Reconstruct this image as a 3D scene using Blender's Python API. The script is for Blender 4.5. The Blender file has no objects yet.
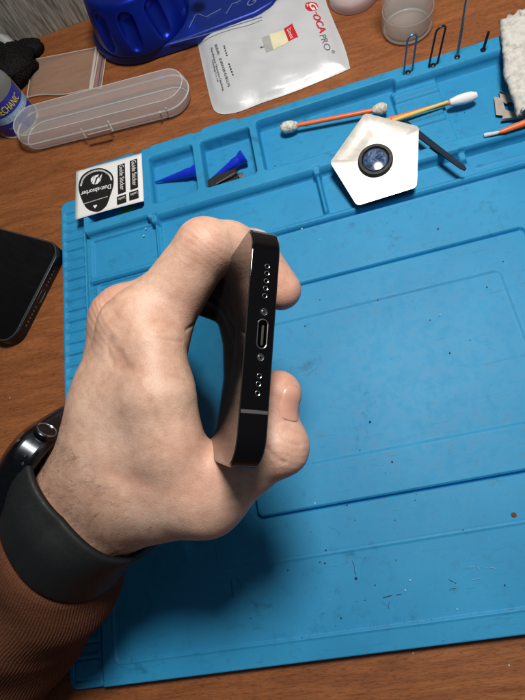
import bpy, math, random
import numpy as np
random.seed(7); rng=np.random.default_rng(7)
S=0.001                                   # everything below is authored in millimetres
sc=bpy.context.scene
COL=sc.collection

# ------------------------------------------------------------------ camera
RC=np.array([[ 0.95972493,-0.1563053,-0.23344529],[-0.22603191,-0.92307497,-0.31119476],[-0.16684612,0.35142745,-0.92122805]])
CAM=np.array([146.363,52.793,255.872])
FPX=500.0
cd=bpy.data.cameras.new('camera'); cam=bpy.data.objects.new('camera',cd); COL.objects.link(cam)
cd.sensor_fit='VERTICAL'; cd.sensor_height=24.0; cd.lens=24.0*FPX/700.0
cd.clip_start=0.005; cd.clip_end=20
from mathutils import Matrix, Vector
U,_,V=np.linalg.svd(RC); RC=U@V
M=Matrix([[RC[0,i],-RC[1,i],-RC[2,i],0] for i in range(3)]+[[0,0,0,1]])
M.translation=Vector(CAM*S); cam.matrix_world=M
sc.camera=cam
def ray(u,v): return RC.T@np.array([(u-262.5)/FPX,(v-350)/FPX,1.0])
def on(u,v,z): d=ray(u,v); return CAM+d*((z-CAM[2])/d[2])        # point of the horizontal plane z seen at a photo pixel
def at(u,v,d): return CAM+ray(u,v)*d                              # point at depth d
def onpl(u,v,P,n): d=ray(u,v); return CAM+d*(np.dot(P-CAM,n)/np.dot(d,n))
def nrm(v): v=np.asarray(v,float); return v/max(np.linalg.norm(v),1e-9)

# ------------------------------------------------------------------ world, light
w=bpy.data.worlds.new('World'); sc.world=w; w.use_nodes=True
w.node_tree.nodes['Background'].inputs[0].default_value=(0.62,0.72,0.86,1)
w.node_tree.nodes['Background'].inputs[1].default_value=0.10
def lamp(name,loc,size,power,color,target):
    l=bpy.data.lights.new(name,'AREA'); l.shape='DISK'; l.size=size*S; l.energy=power; l.color=color
    o=bpy.data.objects.new(name,l); COL.objects.link(o); o.location=Vector(np.array(loc)*S)
    d=Vector(np.array(target,float)-np.array(loc,float)); o.rotation_euler=d.to_track_quat('-Z','Y').to_euler()
    return o
lamp('desk_lamp',(238,240,520),120,3.3,(1.0,0.95,0.87),(160,200,0))

sc.view_settings.view_transform='Standard'; sc.view_settings.look='None'
sc.view_settings.exposure=0.0; sc.view_settings.gamma=1.0
sc.cycles.max_bounces=12; sc.cycles.transparent_max_bounces=16; sc.cycles.caustics_reflective=False; sc.cycles.caustics_refractive=False

# ------------------------------------------------------------------ materials
def lin(r,g,b):
    f=lambda c:(c/255/12.92 if c/255<=.04045 else ((c/255+.055)/1.055)**2.4)
    return (f(r),f(g),f(b),1)
class Mt:
    def __init__(s,name):
        s.m=bpy.data.materials.new(name); s.m.use_nodes=True; s.nt=s.m.node_tree; s.N=s.nt.nodes; s.L=s.nt.links
        s.b=s.N['Principled BSDF']; s.out=s.N['Material Output']
        s.tc=s.N.new('ShaderNodeTexCoord'); s.co=s.tc.outputs['Object']
    def n(s,t,**k):
        o=s.N.new(t)
        for a,v in k.items(): setattr(o,a,v)
        return o
    def i(s,o,**k):
        for a,v in k.items():
            a=a.replace('_',' '); inp=o.inputs[a]
            if hasattr(v,'is_linked'): s.L.new(v,inp)
            else: inp.default_value=v
        return o
    def mapping(s,scale,rot=(0,0,0),src=None):
        m=s.n('ShaderNodeMapping'); s.L.new(src or s.co,m.inputs[0]); m.inputs['Scale'].default_value=scale; m.inputs['Rotation'].default_value=rot; return m.outputs[0]
    def noise(s,scale,detail=4,rough=.5,vec=None,dist=0):
        o=s.n('ShaderNodeTexNoise'); s.i(o,Scale=scale,Detail=detail,Roughness=rough,Distortion=dist); s.L.new(vec or s.co,o.inputs['Vector']); return o.outputs[0]
    def ramp(s,fac,stops):
        o=s.n('ShaderNodeValToRGB'); s.L.new(fac,o.inputs[0]); e=o.color_ramp.elements
        while len(e)<len(stops): e.new(.5)
        for el,(p,c) in zip(e,stops): el.position=p; el.color=c if len(c)==4 else (*c,1)
        return o.outputs[0]
    def mix(s,fac,a,b,mode='MIX'):
        o=s.n('ShaderNodeMix',data_type='RGBA',blend_type=mode)
        for k,v in ((0,fac),(6,a),(7,b)):
            if hasattr(v,'is_linked'): s.L.new(v,o.inputs[k])
            else: o.inputs[k].default_value=v
        return o.outputs[2]
    def bump(s,h,strength=.3,dist=.0002,prev=None):
        o=s.n('ShaderNodeBump'); o.inputs['Strength'].default_value=strength; o.inputs['Distance'].default_value=dist
        s.L.new(h,o.inputs['Height'])
        if prev: s.L.new(prev,o.inputs['Normal'])
        return o.outputs[0]
    def set(s,**k): s.i(s.b,**k); return s
g4=lambda v:(v,v,v,1)
def simple(name,col,rough=.5,metal=0,spec=.5,nz=0,nscale=600,bumpd=0,**k):
    m=Mt(name); m.set(Roughness=rough,Metallic=metal,Specular_IOR_Level=spec,**k)
    if nz:
        f=m.noise(nscale,5,.6); c=m.mix(f,tuple(c*(1-nz) for c in col[:3])+(1,),tuple(min(1,c*(1+nz)) for c in col[:3])+(1,)); m.set(Base_Color=c)
        if bumpd: m.set(Normal=m.bump(f,.5,bumpd))
        r=m.ramp(f,[(.3,g4(max(0,rough-.08))),(.7,g4(min(1,rough+.08)))]); m.set(Roughness=r)
    else: m.set(Base_Color=col)
    return m.m

# wood veneer: grain runs along x
m=Mt('wood_veneer')
v1=m.mapping((12,70,12)); v2=m.mapping((70,1100,70)); v3=m.mapping((330,2300,200))
n1=m.noise(1.6,6,.62,v1,1.2); n2=m.noise(1.2,5,.7,v2,.6); n3=m.noise(1.0,3,.6,v3)
base=m.ramp(n1,[(.25,lin(118,68,38)),(.5,lin(143,86,49)),(.75,lin(163,102,60))])
fine=m.ramp(n2,[(.3,g4(.5)),(.55,g4(1.0)),(.8,g4(1.2))])
c=m.mix(.75,base,fine,'MULTIPLY')
pore=m.ramp(n3,[(.34,g4(.30)),(.47,g4(1.0))])
c=m.mix(.6,c,pore,'MULTIPLY')
m.set(Base_Color=c,Roughness=m.ramp(n2,[(.3,g4(.55)),(.7,g4(.42))]),Specular_IOR_Level=.35,Normal=m.bump(n3,.35,.0002)); WOOD=m.m

# silicone
m=Mt('blue_silicone')
a=m.noise(14,5,.6); b=m.noise(160,6,.7); c_=m.noise(900,3,.6)
col=m.ramp(a,[(.3,lin(32,130,180)),(.7,lin(43,144,194))])
stain=m.ramp(b,[(.26,g4(.55)),(.46,g4(1))])
col=m.mix(.5,col,stain,'MULTIPLY')
st2=m.ramp(m.noise(38,7,.75,dist=.6),[(.30,lin(60,110,110)),(.40,(1,1,1,1))])
col=m.mix(.5,col,st2,'MULTIPLY')
scr=m.ramp(m.noise(1.0,2,.5,m.mapping((60,900,60),(0,0,.5)),1.5),[(.30,g4(.7)),(.335,g4(1))]); col=m.mix(.55,col,scr,'MULTIPLY')
scr2=m.ramp(m.noise(1.0,2,.5,m.mapping((700,50,60),(0,0,.3)),1.2),[(.74,g4(0)),(.79,g4(.22))]); col=m.mix(scr2,col,lin(90,175,210))
dust=m.ramp(m.noise(520,3,.8),[(.70,(0,0,0,1)),(.80,(.5,.5,.5,1))])
col=m.mix(dust,col,lin(120,190,220))
sp=m.n('ShaderNodeTexVoronoi'); m.i(sp,Scale=150.0,Randomness=1.0); m.L.new(m.co,sp.inputs['Vector'])
spk=m.ramp(sp.outputs['Distance'],[(.035,g4(.35)),(.06,g4(1))])
gate=m.ramp(m.noise(45,2,.5),[(.5,g4(0)),(.56,g4(1))])
col=m.mix(gate,col,m.mix(.9,col,spk,'MULTIPLY'))
m.set(Base_Color=col,Roughness=m.ramp(b,[(.3,g4(.5)),(.7,g4(.64))]),Specular_IOR_Level=.35,Normal=m.bump(c_,.25,.00006)); SIL=m.m

# skin
m=Mt('skin')
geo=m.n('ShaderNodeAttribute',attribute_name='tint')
a=m.noise(70,6,.65); b=m.noise(330,5,.7); 
base=m.ramp(a,[(.28,lin(184,147,128)),(.5,lin(199,165,146)),(.72,lin(211,181,162))])
base=m.mix(.28,base,m.ramp(b,[(.3,lin(190,130,110)),(.6,(1,1,1,1))]),'MULTIPLY')
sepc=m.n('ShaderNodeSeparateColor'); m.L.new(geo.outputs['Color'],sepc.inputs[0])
base=m.mix(sepc.outputs[0],base,lin(200,128,108))
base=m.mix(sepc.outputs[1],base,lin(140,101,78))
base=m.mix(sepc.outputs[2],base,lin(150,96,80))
vo=m.n('ShaderNodeTexVoronoi',feature='DISTANCE_TO_EDGE'); m.i(vo,Scale=900.0); m.L.new(m.mapping((1,1,1),src=m.co),vo.inputs['Vector'])
vr=m.ramp(vo.outputs['Distance'],[(.0,g4(0)),(.18,g4(1))])
n1=m.bump(vr,.3,.00008); n2=m.bump(m.noise(420,5,.7),.34,.00017,n1)
m.set(Base_Color=base,Roughness=m.ramp(b,[(.3,g4(.44)),(.7,g4(.56))]),Specular_IOR_Level=.42,Subsurface_Weight=.15,Subsurface_Scale=.0022,Normal=n2)
m.b.inputs['Subsurface Radius'].default_value=(1.0,.35,.2); SKIN=m.m
NAIL=simple('nail',lin(200,150,134),.3,spec=.5,nz=.06,nscale=300,Subsurface_Weight=.1,Subsurface_Scale=.002)
HAIR=simple('hair',lin(92,66,50),.6)

m=Mt('knit_sleeve')
a=m.noise(60,4,.6); b=m.noise(1500,3,.6)
c=m.mix(a,lin(92,56,40),lin(110,69,49)); c=m.mix(.5,c,m.ramp(b,[(.3,g4(.6)),(.7,g4(1.15))]),'MULTIPLY')
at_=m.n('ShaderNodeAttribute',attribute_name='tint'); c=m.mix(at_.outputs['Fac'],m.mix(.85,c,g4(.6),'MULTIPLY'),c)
m.set(Base_Color=c,Roughness=.9,Specular_IOR_Level=.15,Normal=m.bump(b,.8,.0005),Sheen_Weight=0.0); KNIT=m.m
RUBBER=simple('strap_rubber',lin(21,24,26),.6,spec=.3,nz=.1,nscale=900,bumpd=.00003)
BLACKGLASS=simple('screen_glass',(.003,.003,.004,1),.05,spec=.6)
m=Mt('watch_glass'); m.set(Base_Color=lin(66,40,24),Roughness=.12,Specular_IOR_Level=.6,Coat_Weight=1.0); WGLASS=m.m  # brown of the reflected wood is put into the base colour
CASEM=simple('dark_aluminium',lin(60,63,68),.28,metal=1,nz=.08,nscale=500)
STEELBLK=simple('graphite_steel',lin(16,15,17),.09,metal=.5,spec=.55)
m=Mt('back_glass'); m.set(Base_Color=lin(30,29,30),Roughness=.04,Metallic=.0,Specular_IOR_Level=1.0,IOR=1.95,Coat_Weight=.0)
m.set(Normal=m.bump(m.noise(60,2,.4),.04,.0001)); BACKG=m.m
CHROME=simple('bright_steel',lin(200,200,202),.18,metal=1)
STEEL=simple('steel',lin(150,146,142),.3,metal=1,nz=.15,nscale=400)
WIRE=simple('wire_steel',lin(120,125,130),.33,metal=1)
DARKW=simple('dark_wire',lin(45,50,58),.4,metal=.8)
BLK=simple('matt_black',lin(16,16,17),.6,nz=.2)
BLKP=simple('black_print',lin(17,17,19),.5)
VOID=simple('port_void',(.001,.001,.001,1),.9,spec=0)
m=Mt('mirror_plate')
f=m.noise(120,6,.7); g=m.noise(35,4,.6)
m.set(Base_Color=m.mix(m.ramp(g,[(.35,g4(0)),(.6,g4(1))]),lin(196,194,190),lin(214,212,208)),Metallic=.85,Roughness=m.ramp(f,[(.3,g4(.32)),(.6,g4(.38))]),Normal=m.bump(f,.15,.0002)); PLATE=m.m
m=Mt('paper_white'); m.set(Base_Color=lin(226,228,230),Roughness=.45,Specular_IOR_Level=.4); PAPER=m.m
m=Mt('foil_bag'); f=m.noise(50,4,.5); m.set(Base_Color=m.mix(f,lin(182,186,192),lin(196,199,204)),Roughness=.33,Specular_IOR_Level=.5,Normal=m.bump(m.noise(90,4,.55),.25,.0008)); BAG=m.m
RED=simple('red_print',lin(196,30,40),.45,nz=.08,nscale=300)
YEL=simple('yellow_sticker',lin(222,216,180),.5,nz=.05,nscale=300)
GREYP=simple('grey_print',lin(105,106,112),.5)
GREYS=simple('grey_sticker',lin(160,163,162),.5,nz=.1,nscale=400)
m=Mt('anodised_blue'); f=m.noise(1400,3,.6)
m.set(Base_Color=m.mix(m.noise(20,3,.5),lin(16,42,160),lin(20,52,180)),Metallic=.8,Roughness=.36,Specular_IOR_Level=.6,Normal=m.bump(f,.2,.00008)); ANO=m.m
ANOD=simple('blue_base_paint',lin(22,48,140),.42,metal=.45,nz=.1,nscale=500)
ENGR=simple('engraved_line',lin(140,165,215),.35,metal=.7)
NEED=simple('blue_plastic',lin(20,48,200),.28,spec=.5,nz=.06,nscale=300,Subsurface_Weight=.1,Subsurface_Scale=.002)
ORG=simple('orange_stick',lin(226,104,48),.42,nz=.12,nscale=300)
YST=simple('yellow_wood',lin(226,190,96),.5,nz=.12,nscale=500)
m=Mt('cotton'); f=m.noise(700,5,.7); m.set(Base_Color=m.mix(f,lin(214,216,220),lin(240,240,240)),Roughness=.95,Specular_IOR_Level=.1,Normal=m.bump(f,.8,.0005)); COT=m.m
m=Mt('dirty_cotton'); f=m.noise(500,5,.7); m.set(Base_Color=m.ramp(f,[(.3,lin(120,110,90)),(.5,lin(200,197,186)),(.65,lin(228,228,222))]),Roughness=.95,Specular_IOR_Level=.1,Normal=m.bump(f,.8,.0006)); DCOT=m.m
m=Mt('paper_towel'); f=m.noise(170,6,.72); vo=m.n('ShaderNodeTexVoronoi'); m.i(vo,Scale=800.0); m.L.new(m.co,vo.inputs['Vector'])
dirt=m.ramp(m.noise(240,5,.75),[(.3,lin(120,120,118)),(.42,lin(184,182,178)),(.6,lin(205,203,199))])
m.set(Base_Color=dirt,Roughness=.9,Specular_IOR_Level=.15,Normal=m.bump(vo.outputs['Distance'],.3,.0003,m.bump(f,.35,.0009))); TOWEL=m.m
m=Mt('wallpaper'); f=m.noise(1,5,.65,m.mapping((520,60,45))); 
m.set(Base_Color=m.ramp(f,[(.33,lin(92,90,86)),(.55,lin(158,155,148)),(.75,lin(186,182,174))]),Roughness=.8,Specular_IOR_Level=.2,Normal=m.bump(f,.6,.0008)); WALLP=m.m
def clear(name,tint,alpha,rough=.12,gloss=.35):
    m=Mt(name); tr=m.n('ShaderNodeBsdfTransparent'); tr.inputs[0].default_value=(*[min(1,.9+.1*t) for t in tint[:3]],1)
    m.set(Base_Color=tint,Roughness=rough,Specular_IOR_Level=.7)
    lw=m.n('ShaderNodeLayerWeight'); lw.inputs[0].default_value=gloss
    mr=m.n('ShaderNodeMapRange'); m.L.new(lw.outputs['Facing'],mr.inputs[0]); mr.inputs[3].default_value=alpha; mr.inputs[4].default_value=min(1,alpha+.5)
    mx=m.n('ShaderNodeMixShader'); m.L.new(mr.outputs[0],mx.inputs[0]); m.L.new(tr.outputs[0],mx.inputs[1]); m.L.new(m.b.outputs[0],mx.inputs[2]); m.L.new(mx.outputs[0],m.out.inputs[0])
    return m.m
CLEARC=clear('clear_plastic',lin(205,205,208),.12)
CLEARR=clear('clear_plastic_rim',lin(220,220,222),.5)
ZIPM=clear('bag_film',lin(200,180,165),.03,.2)
ZIPR=clear('bag_seam',lin(225,220,220),.4,.2)
ZPUR=simple('zip_purple',lin(110,80,150),.5)
m=Mt('glass'); m.set(Base_Color=(.97,.98,.98,1),Roughness=.02,Transmission_Weight=1.0,IOR=1.45); GLASS=m.m
m=Mt('liquid'); m.set(Base_Color=(.96,.95,.93,1),Roughness=.0,Transmission_Weight=1.0,IOR=1.33); LIQ=m.m
LBLUE=simple('label_blue',lin(36,46,150),.35,nz=.08,nscale=300)
LSKY=simple('label_sky',lin(120,170,215),.35)
LYEL=simple('label_yellow',lin(228,210,50),.4)
GOLD=simple('brass',lin(190,165,110),.3,metal=1)
LENSD=None
m=Mt('swirl_disc'); wv=m.n('ShaderNodeTexNoise'); m.i(wv,Scale=190.0,Detail=3.0,Distortion=2.5); m.L.new(m.co,wv.inputs['Vector'])
m.set(Base_Color=m.ramp(wv.outputs[0],[(.34,lin(24,34,52)),(.46,lin(48,72,108)),(.60,lin(78,104,142)),(.75,lin(130,145,165))]),Roughness=.15,Specular_IOR_Level=.6,Coat_Weight=.6); LENSD=m.m
GREENM=simple('green_scrap',lin(120,130,40),.5)
CRUMB=simple('crumb_dark',lin(30,40,50),.8)
CRUML=simple('crumb_light',lin(150,190,205),.7)

# ------------------------------------------------------------------ object helpers
WL={}
def tag(o,label=None,cat=None,group=None,kind=None):
    if label: o['label']=label
    if cat: o['category']=cat
    if group: o['group']=group
    if kind: o['kind']=kind
    return o
def place(o,parent,loc):
    loc=np.asarray(loc,float); WL[o.name]=loc
    if parent is not None:
        o.parent=parent; o.location=Vector((loc-WL[parent.name])*S)
    else: o.location=Vector(loc*S)
def thing(name,loc,label,cat,group=None):
    o=bpy.data.objects.new(name,None); o.empty_display_size=.005; COL.objects.link(o); place(o,None,loc); return tag(o,label,cat,group)
def obj(name,vf,mat,parent=None,smooth=True,bevel=0,tint=None,angle=35,loc=None):
    v,f=vf[0],vf[1]; v=np.asarray(v,float)
    if loc is None:
        mn,mx=v.min(0),v.max(0); loc=np.array([(mn[0]+mx[0])/2,(mn[1]+mx[1])/2,mn[2]])
    me=bpy.data.meshes.new(name)
    if isinstance(f,np.ndarray):
        me.vertices.add(len(v)); me.vertices.foreach_set('co',((v-loc)*S).astype(np.float32).ravel())
        n=f.shape[1]; me.loops.add(f.size); me.loops.foreach_set('vertex_index',f.astype(np.int32).ravel())
        me.polygons.add(len(f)); me.polygons.foreach_set('loop_start',np.arange(0,f.size,n,dtype=np.int32)); me.polygons.foreach_set('loop_total',np.full(len(f),n,np.int32))
        me.update(calc_edges=True)
    else:
        me.from_pydata([tuple(p) for p in (v-loc)*S],[],[tuple(int(i) for i in q) for q in f]); me.update()
    mats=mat if isinstance(mat,(list,tuple)) else [mat]
    for mm in mats: me.materials.append(mm)
    if tint is not None:
        at=me.color_attributes.new('tint','FLOAT_COLOR','POINT'); at.data.foreach_set('color',np.asarray(tint,np.float32).ravel())
    o=bpy.data.objects.new(name,me); COL.objects.link(o); place(o,parent,loc)
    if smooth:
        me.polygons.foreach_set('use_smooth',np.ones(len(me.polygons),bool))
        if angle: 
            try: me.set_sharp_from_angle(angle=math.radians(angle))
            except Exception: pass
    if bevel:
        b=o.modifiers.new('bevel','BEVEL'); b.width=bevel*S; b.segments=2; b.limit_method='ANGLE'; b.angle_limit=math.radians(40)
    return o
class MB:
    def __init__(s): s.v=[]; s.f=[]
    def add(s,v,f):
        k=len(s.v); s.v+= [np.asarray(p,float) for p in v]; s.f+=[[i+k for i in q] for q in f]; return s
    @property
    def vf(s): return (np.array(s.v),s.f)
def frame(d,up=(0,0,1)):
    d=nrm(d); up=np.asarray(up,float)
    if abs(d@nrm(up))>.97: up=np.array([1.,0,0])
    x=nrm(np.cross(up,d)); y=np.cross(d,x); return x,y
def box(c,s,ax=None):
    c=np.asarray(c,float); A=np.eye(3) if ax is None else np.array(ax)
    v=[c+A.T@(np.array([i,j,k])*np.array(s)/2) for i in(-1,1) for j in(-1,1) for k in(-1,1)]
    return v,[[0,1,3,2],[4,6,7,5],[0,4,5,1],[2,3,7,6],[0,2,6,4],[1,5,7,3]]
def prism(pts,h):                     # pts: loop of 3D points; h: offset vector
    pts=[np.asarray(p,float) for p in pts]; h=np.asarray(h,float); n=len(pts)
    v=pts+[p+h for p in pts]; f=[list(range(n))[::-1],list(range(n,2*n))]+[[i,(i+1)%n,n+(i+1)%n,n+i] for i in range(n)]
    return v,f
def rrect(c,ax,ay,w,h,r,seg=6):
    c=np.asarray(c,float); o=[]
    for (sx,sy,a0) in ((1,1,0),(-1,1,90),(-1,-1,180),(1,-1,270)):
        for k in range(seg+1):
            a=math.radians(a0+90*k/seg); o.append(c+np.asarray(ax)*(sx*(w/2-r)+r*math.cos(a))+np.asarray(ay)*(sy*(h/2-r)+r*math.sin(a)))
    return o
def tube(path,rad,seg=12,cap=True,up=(0,0,1)):
    P=[np.asarray(p,float) for p in path]; n=len(P); R=rad if hasattr(rad,'__len__') else [rad]*n
    v=[];f=[]; px=None
    for i in range(n):
        d=P[min(i+1,n-1)]-P[max(i-1,0)]
        if px is None: x,y=frame(d,up)
        else:
            d=nrm(d); x=nrm(px-d*(px@d)); y=np.cross(d,x)
        px=x
        for k in range(seg):
            a=2*math.pi*k/seg; v.append(P[i]+(x*math.cos(a)+y*math.sin(a))*R[i])
    for i in range(n-1):
        for k in range(seg): f.append([i*seg+k,i*seg+(k+1)%seg,(i+1)*seg+(k+1)%seg,(i+1)*seg+k])
    if cap: f.append(list(range(seg))[::-1]); f.append([(n-1)*seg+k for k in range(seg)])
    return v,f
def lathe(base,axis,prof,seg=40,caps=True):      # prof: (radius, height along axis)
    base=np.asarray(base,float); ax=nrm(axis); x,y=frame(ax); v=[];f=[]
    for r,h in prof:
        for k in range(seg):
            a=2*math.pi*k/seg; v.append(base+ax*h+(x*math.cos(a)+y*math.sin(a))*max(r,1e-3))
    n=len(prof)
    for i in range(n-1):
        for k in range(seg): f.append([i*seg+k,i*seg+(k+1)%seg,(i+1)*seg+(k+1)%seg,(i+1)*seg+k])
    if caps: f.append(list(range(seg))[::-1]); f.append([(n-1)*seg+k for k in range(seg)])
    return v,f
def smoothpath(P,n=8,closed=False):
    P=[np.asarray(p,float) for p in P]; o=[]; m=len(P)
    g=(lambda i:P[i%m]) if closed else (lambda i:P[min(max(i,0),m-1)])
    for i in range(m if closed else m-1):
        a,b,c,d=g(i-1),g(i),g(i+1),g(i+2)
        for k in range(n):
            t=k/n; o.append(.5*((2*b)+(c-a)*t+(2*a-5*b+4*c-d)*t*t+(3*b-a-3*c+d)*t**3))
    if not closed: o.append(P[-1])
    return o
def text(body,p0,p1,mat,parent,name='lettering',squash=1.0,up=None,n=None,bold=0,depth=.05,height=None):
    """lettering as a flat mesh: baseline from p0 to p1, facing n"""
    p0=np.asarray(p0,float); p1=np.asarray(p1,float)
    n=nrm(n if n is not None else (0,0,1)); x=nrm(p1-p0); y=np.cross(n,x)
    cu=bpy.data.curves.new('t','FONT'); cu.body=body; cu.size=1; cu.offset=bold; cu.extrude=.002
    o=bpy.data.objects.new('t',cu); COL.objects.link(o)
    dg=bpy.context.evaluated_depsgraph_get(); me=bpy.data.meshes.new_from_object(o.evaluated_get(dg))
    bpy.data.objects.remove(o); 
    vs=np.array([v.co[:] for v in me.vertices]); fs=[list(p.vertices) for p in me.polygons]; bpy.data.meshes.remove(me)
    if not len(vs): return None
    wd=vs[:,0].max()-vs[:,0].min(); k=np.linalg.norm(p1-p0)/wd; ky=k*squash if height is None else height/max(1e-6,vs[:,1].max()-vs[:,1].min())
    V=p0+np.outer((vs[:,0]-vs[:,0].min())*k,x)+np.outer(vs[:,1]*ky,y)+np.outer(vs[:,2]*20*depth,n)+n*.05
    return obj(name,(V,fs),mat,parent,smooth=False)

# ------------------------------------------------------------------ implicit surfaces (for the hand and the fluted housing)
def surfnets(fun,lo,hi,h):
    lo=np.array(lo,float); hi=np.array(hi,float); n=np.ceil((hi-lo)/h).astype(int)+1
    X=[lo[i]+h*np.arange(n[i]) for i in range(3)]
    G=np.empty(tuple(n),np.float32)
    gy,gz=np.meshgrid(X[1],X[2],indexing='ij')
    for i0 in range(0,n[0],16):
        xs=X[0][i0:i0+16]; g=np.stack(np.broadcast_arrays(xs[:,None,None],gy[None],gz[None]),-1).reshape(-1,3).astype(np.float32)
        G[i0:i0+16]=fun(g).reshape(len(xs),n[1],n[2])
    sgn=G<0
    off=[(i,j,k) for i in(0,1) for j in(0,1) for k in(0,1)]
    def sub(A,o): return A[o[0]:o[0]+n[0]-1,o[1]:o[1]+n[1]-1,o[2]:o[2]+n[2]-1]
    c=sum(sub(sgn,o).astype(np.int8) for o in off); act=(c>0)&(c<8)
    idx=-np.ones(act.shape,np.int64); ai=np.argwhere(act); idx[act]=np.arange(len(ai))
    acc=np.zeros((len(ai),3)); cnt=np.zeros(len(ai))
    for a in range(8):
        for b in range(a+1,8):
            oa,ob=np.array(off[a]),np.array(off[b])
            if np.abs(oa-ob).sum()!=1: continue
            va=G[tuple((ai+oa).T)]; vb=G[tuple((ai+ob).T)]; mk=(va<0)!=(vb<0)
            t=np.where(mk,va/(va-vb+1e-12),0); p=oa+(ob-oa)*t[:,None]
            acc[mk]+=p[mk]; cnt[mk]+=1
    V=lo+h*(ai+acc/cnt[:,None]); F=[]
    for ax in range(3):
        o1,o2=[(1,2),(2,0),(0,1)][ax]
        s0=[slice(1,n[i]-1) for i in range(3)]; s0[ax]=slice(0,n[ax]-1); s1=list(s0); s1[ax]=slice(1,n[ax])
        A=sgn[tuple(s0)]; B=sgn[tuple(s1)]; e=np.argwhere(A!=B); st=np.array([s.start for s in s0]); e2=e+st
        fl=A[tuple(e.T)]
        d1=np.zeros(3,int); d1[o1]=1; d2=np.zeros(3,int); d2[o2]=1
        q=np.stack([idx[tuple(e2.T)],idx[tuple((e2-d1).T)],idx[tuple((e2-d1-d2).T)],idx[tuple((e2-d2).T)]],1)
        q[~fl]=q[~fl][:,::-1]; F.append(q)
    return V,np.concatenate(F)
def project(fun,V,it=3,e=.05):
    for _ in range(it):
        d=fun(V.astype(np.float32)); g=np.stack([fun((V+np.eye(3)[i]*e).astype(np.float32))-fun((V-np.eye(3)[i]*e).astype(np.float32)) for i in range(3)],1)/(2*e)
        L=(g*g).sum(1)+1e-6; V=V-g*np.clip(d/L,-.8,.8)[:,None]
    return V
def subdiv(V,F):
    E=np.concatenate([F[:,[0,1]],F[:,[1,2]],F[:,[2,3]],F[:,[3,0]]]); Es=np.sort(E,1)
    key=Es[:,0]*len(V)+Es[:,1]; u,inv=np.unique(key,return_inverse=True); a=u//len(V); b=u%len(V)
    nv=len(V); em=(V[a]+V[b])/2; fm=V[F].mean(1); inv=inv.reshape(4,-1)+nv; fi=nv+len(u)+np.arange(len(F))
    q=[np.stack([F[:,k],inv[k],fi,inv[(k-1)%4]],1) for k in range(4)]
    return np.concatenate([V,em,fm]),np.concatenate(q)
def relax(V,F,it=2,l=.5):
    for _ in range(it):
        acc=np.zeros_like(V); c=np.zeros(len(V))
        for k in range(4):
            np.add.at(acc,F[:,k],V[F[:,(k+1)%4]]); np.add.at(c,F[:,k],1)
            np.add.at(acc,F[:,(k+1)%4],V[F[:,k]]); np.add.at(c,F[:,(k+1)%4],1)
        V=V*(1-l)+l*acc/c[:,None]
    return V
def cap(p,a,b,ra,rb,fl=None,k=1.0):
    """distance to a tapered capsule; fl,k squash it along a direction"""
    a=np.asarray(a,np.float32); b=np.asarray(b,np.float32); ab=b-a
    pa=p-a; t=np.clip(pa@ab/(ab@ab),0,1); q=pa-t[:,None]*ab
    if fl is not None: fl=np.asarray(fl,np.float32); c=q@fl; q=q+np.outer(c*(k-1),fl)
    return np.sqrt((q*q).sum(1))-(ra+(rb-ra)*t)
def smin(a,b,k):
    h=np.clip(.5+.5*(b-a)/k,0,1); return b*(1-h)+a*h-k*h*(1-h)
def smax(a,b,k): return -smin(-a,-b,k)

# ------------------------------------------------------------------ the setting
def quadgrid(x0,x1,y0,y1,z): return ([(x0,y0,z),(x1,y0,z),(x1,y1,z),(x0,y1,z)],[[0,1,2,3]])
desk=obj('desk_surface',(lambda b:b)(box((150,107,-12),(1400,714,24))),WOOD,smooth=False,bevel=1.0,loc=np.array([150,107,-24.]))
tag(desk,'brown wood veneer desk top under all the things','desk',kind='structure')
wall=obj('wall',box((150,470,350),(1400,11,760)),WALLP,smooth=False); tag(wall,'grey streaked wallpaper behind the desk','wall',kind='structure')

# ------------------------------------------------------------------ silicone repair mat (height field with moulded trays)
gx=np.arange(-22,335.01,.5); gy=np.arange(-1,304.01,.5); X,Y=np.meshgrid(gx,gy,indexing='ij')
def rs(x0,x1,y0,y1,r=1.5):
    cx,cy=(x0+x1)/2,(y0+y1)/2; qx=np.abs(X-cx)-((x1-x0)/2-r); qy=np.abs(Y-cy)-((y1-y0)/2-r)
    return np.hypot(np.maximum(qx,0),np.maximum(qy,0))+np.minimum(np.maximum(qx,qy),0)-r
def ins(d,w=.7): t=np.clip(.5-d/w,0,1); return t*t*(3-2*t)
H=np.zeros_like(X)
def put(H,d,z,w=.7): t=ins(d,w); return H*(1-t)+z*t
H=put(H,rs(-20.5,400,0,287,5),4.2)
H=put(H,rs(-1.8,400,0,286,1.5),6.2)                     # main body
H=put(H,rs(-1.6,400,214,294,5),6.2)
# comb strip down the left side
H=put(H,rs(-2.9,-1.4,2,268,.4),1.4,.4)
for k in range(38):
    y=17+7.35*k
    if y>278: break
    H=put(H,rs(-18.2,-4.6 if y<262 else -8,y-2.3,y+2.3,1.2),3.0,.9); H=put(H,rs(-17.4,-4.2 if y<262 else -8,y+1.9,y+2.7,.35),2.3,.5)
d=np.abs(rs(-17.5,-4,3.6,12.5,1.5))-.3; H=put(H,d,3.2,.6)
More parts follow.
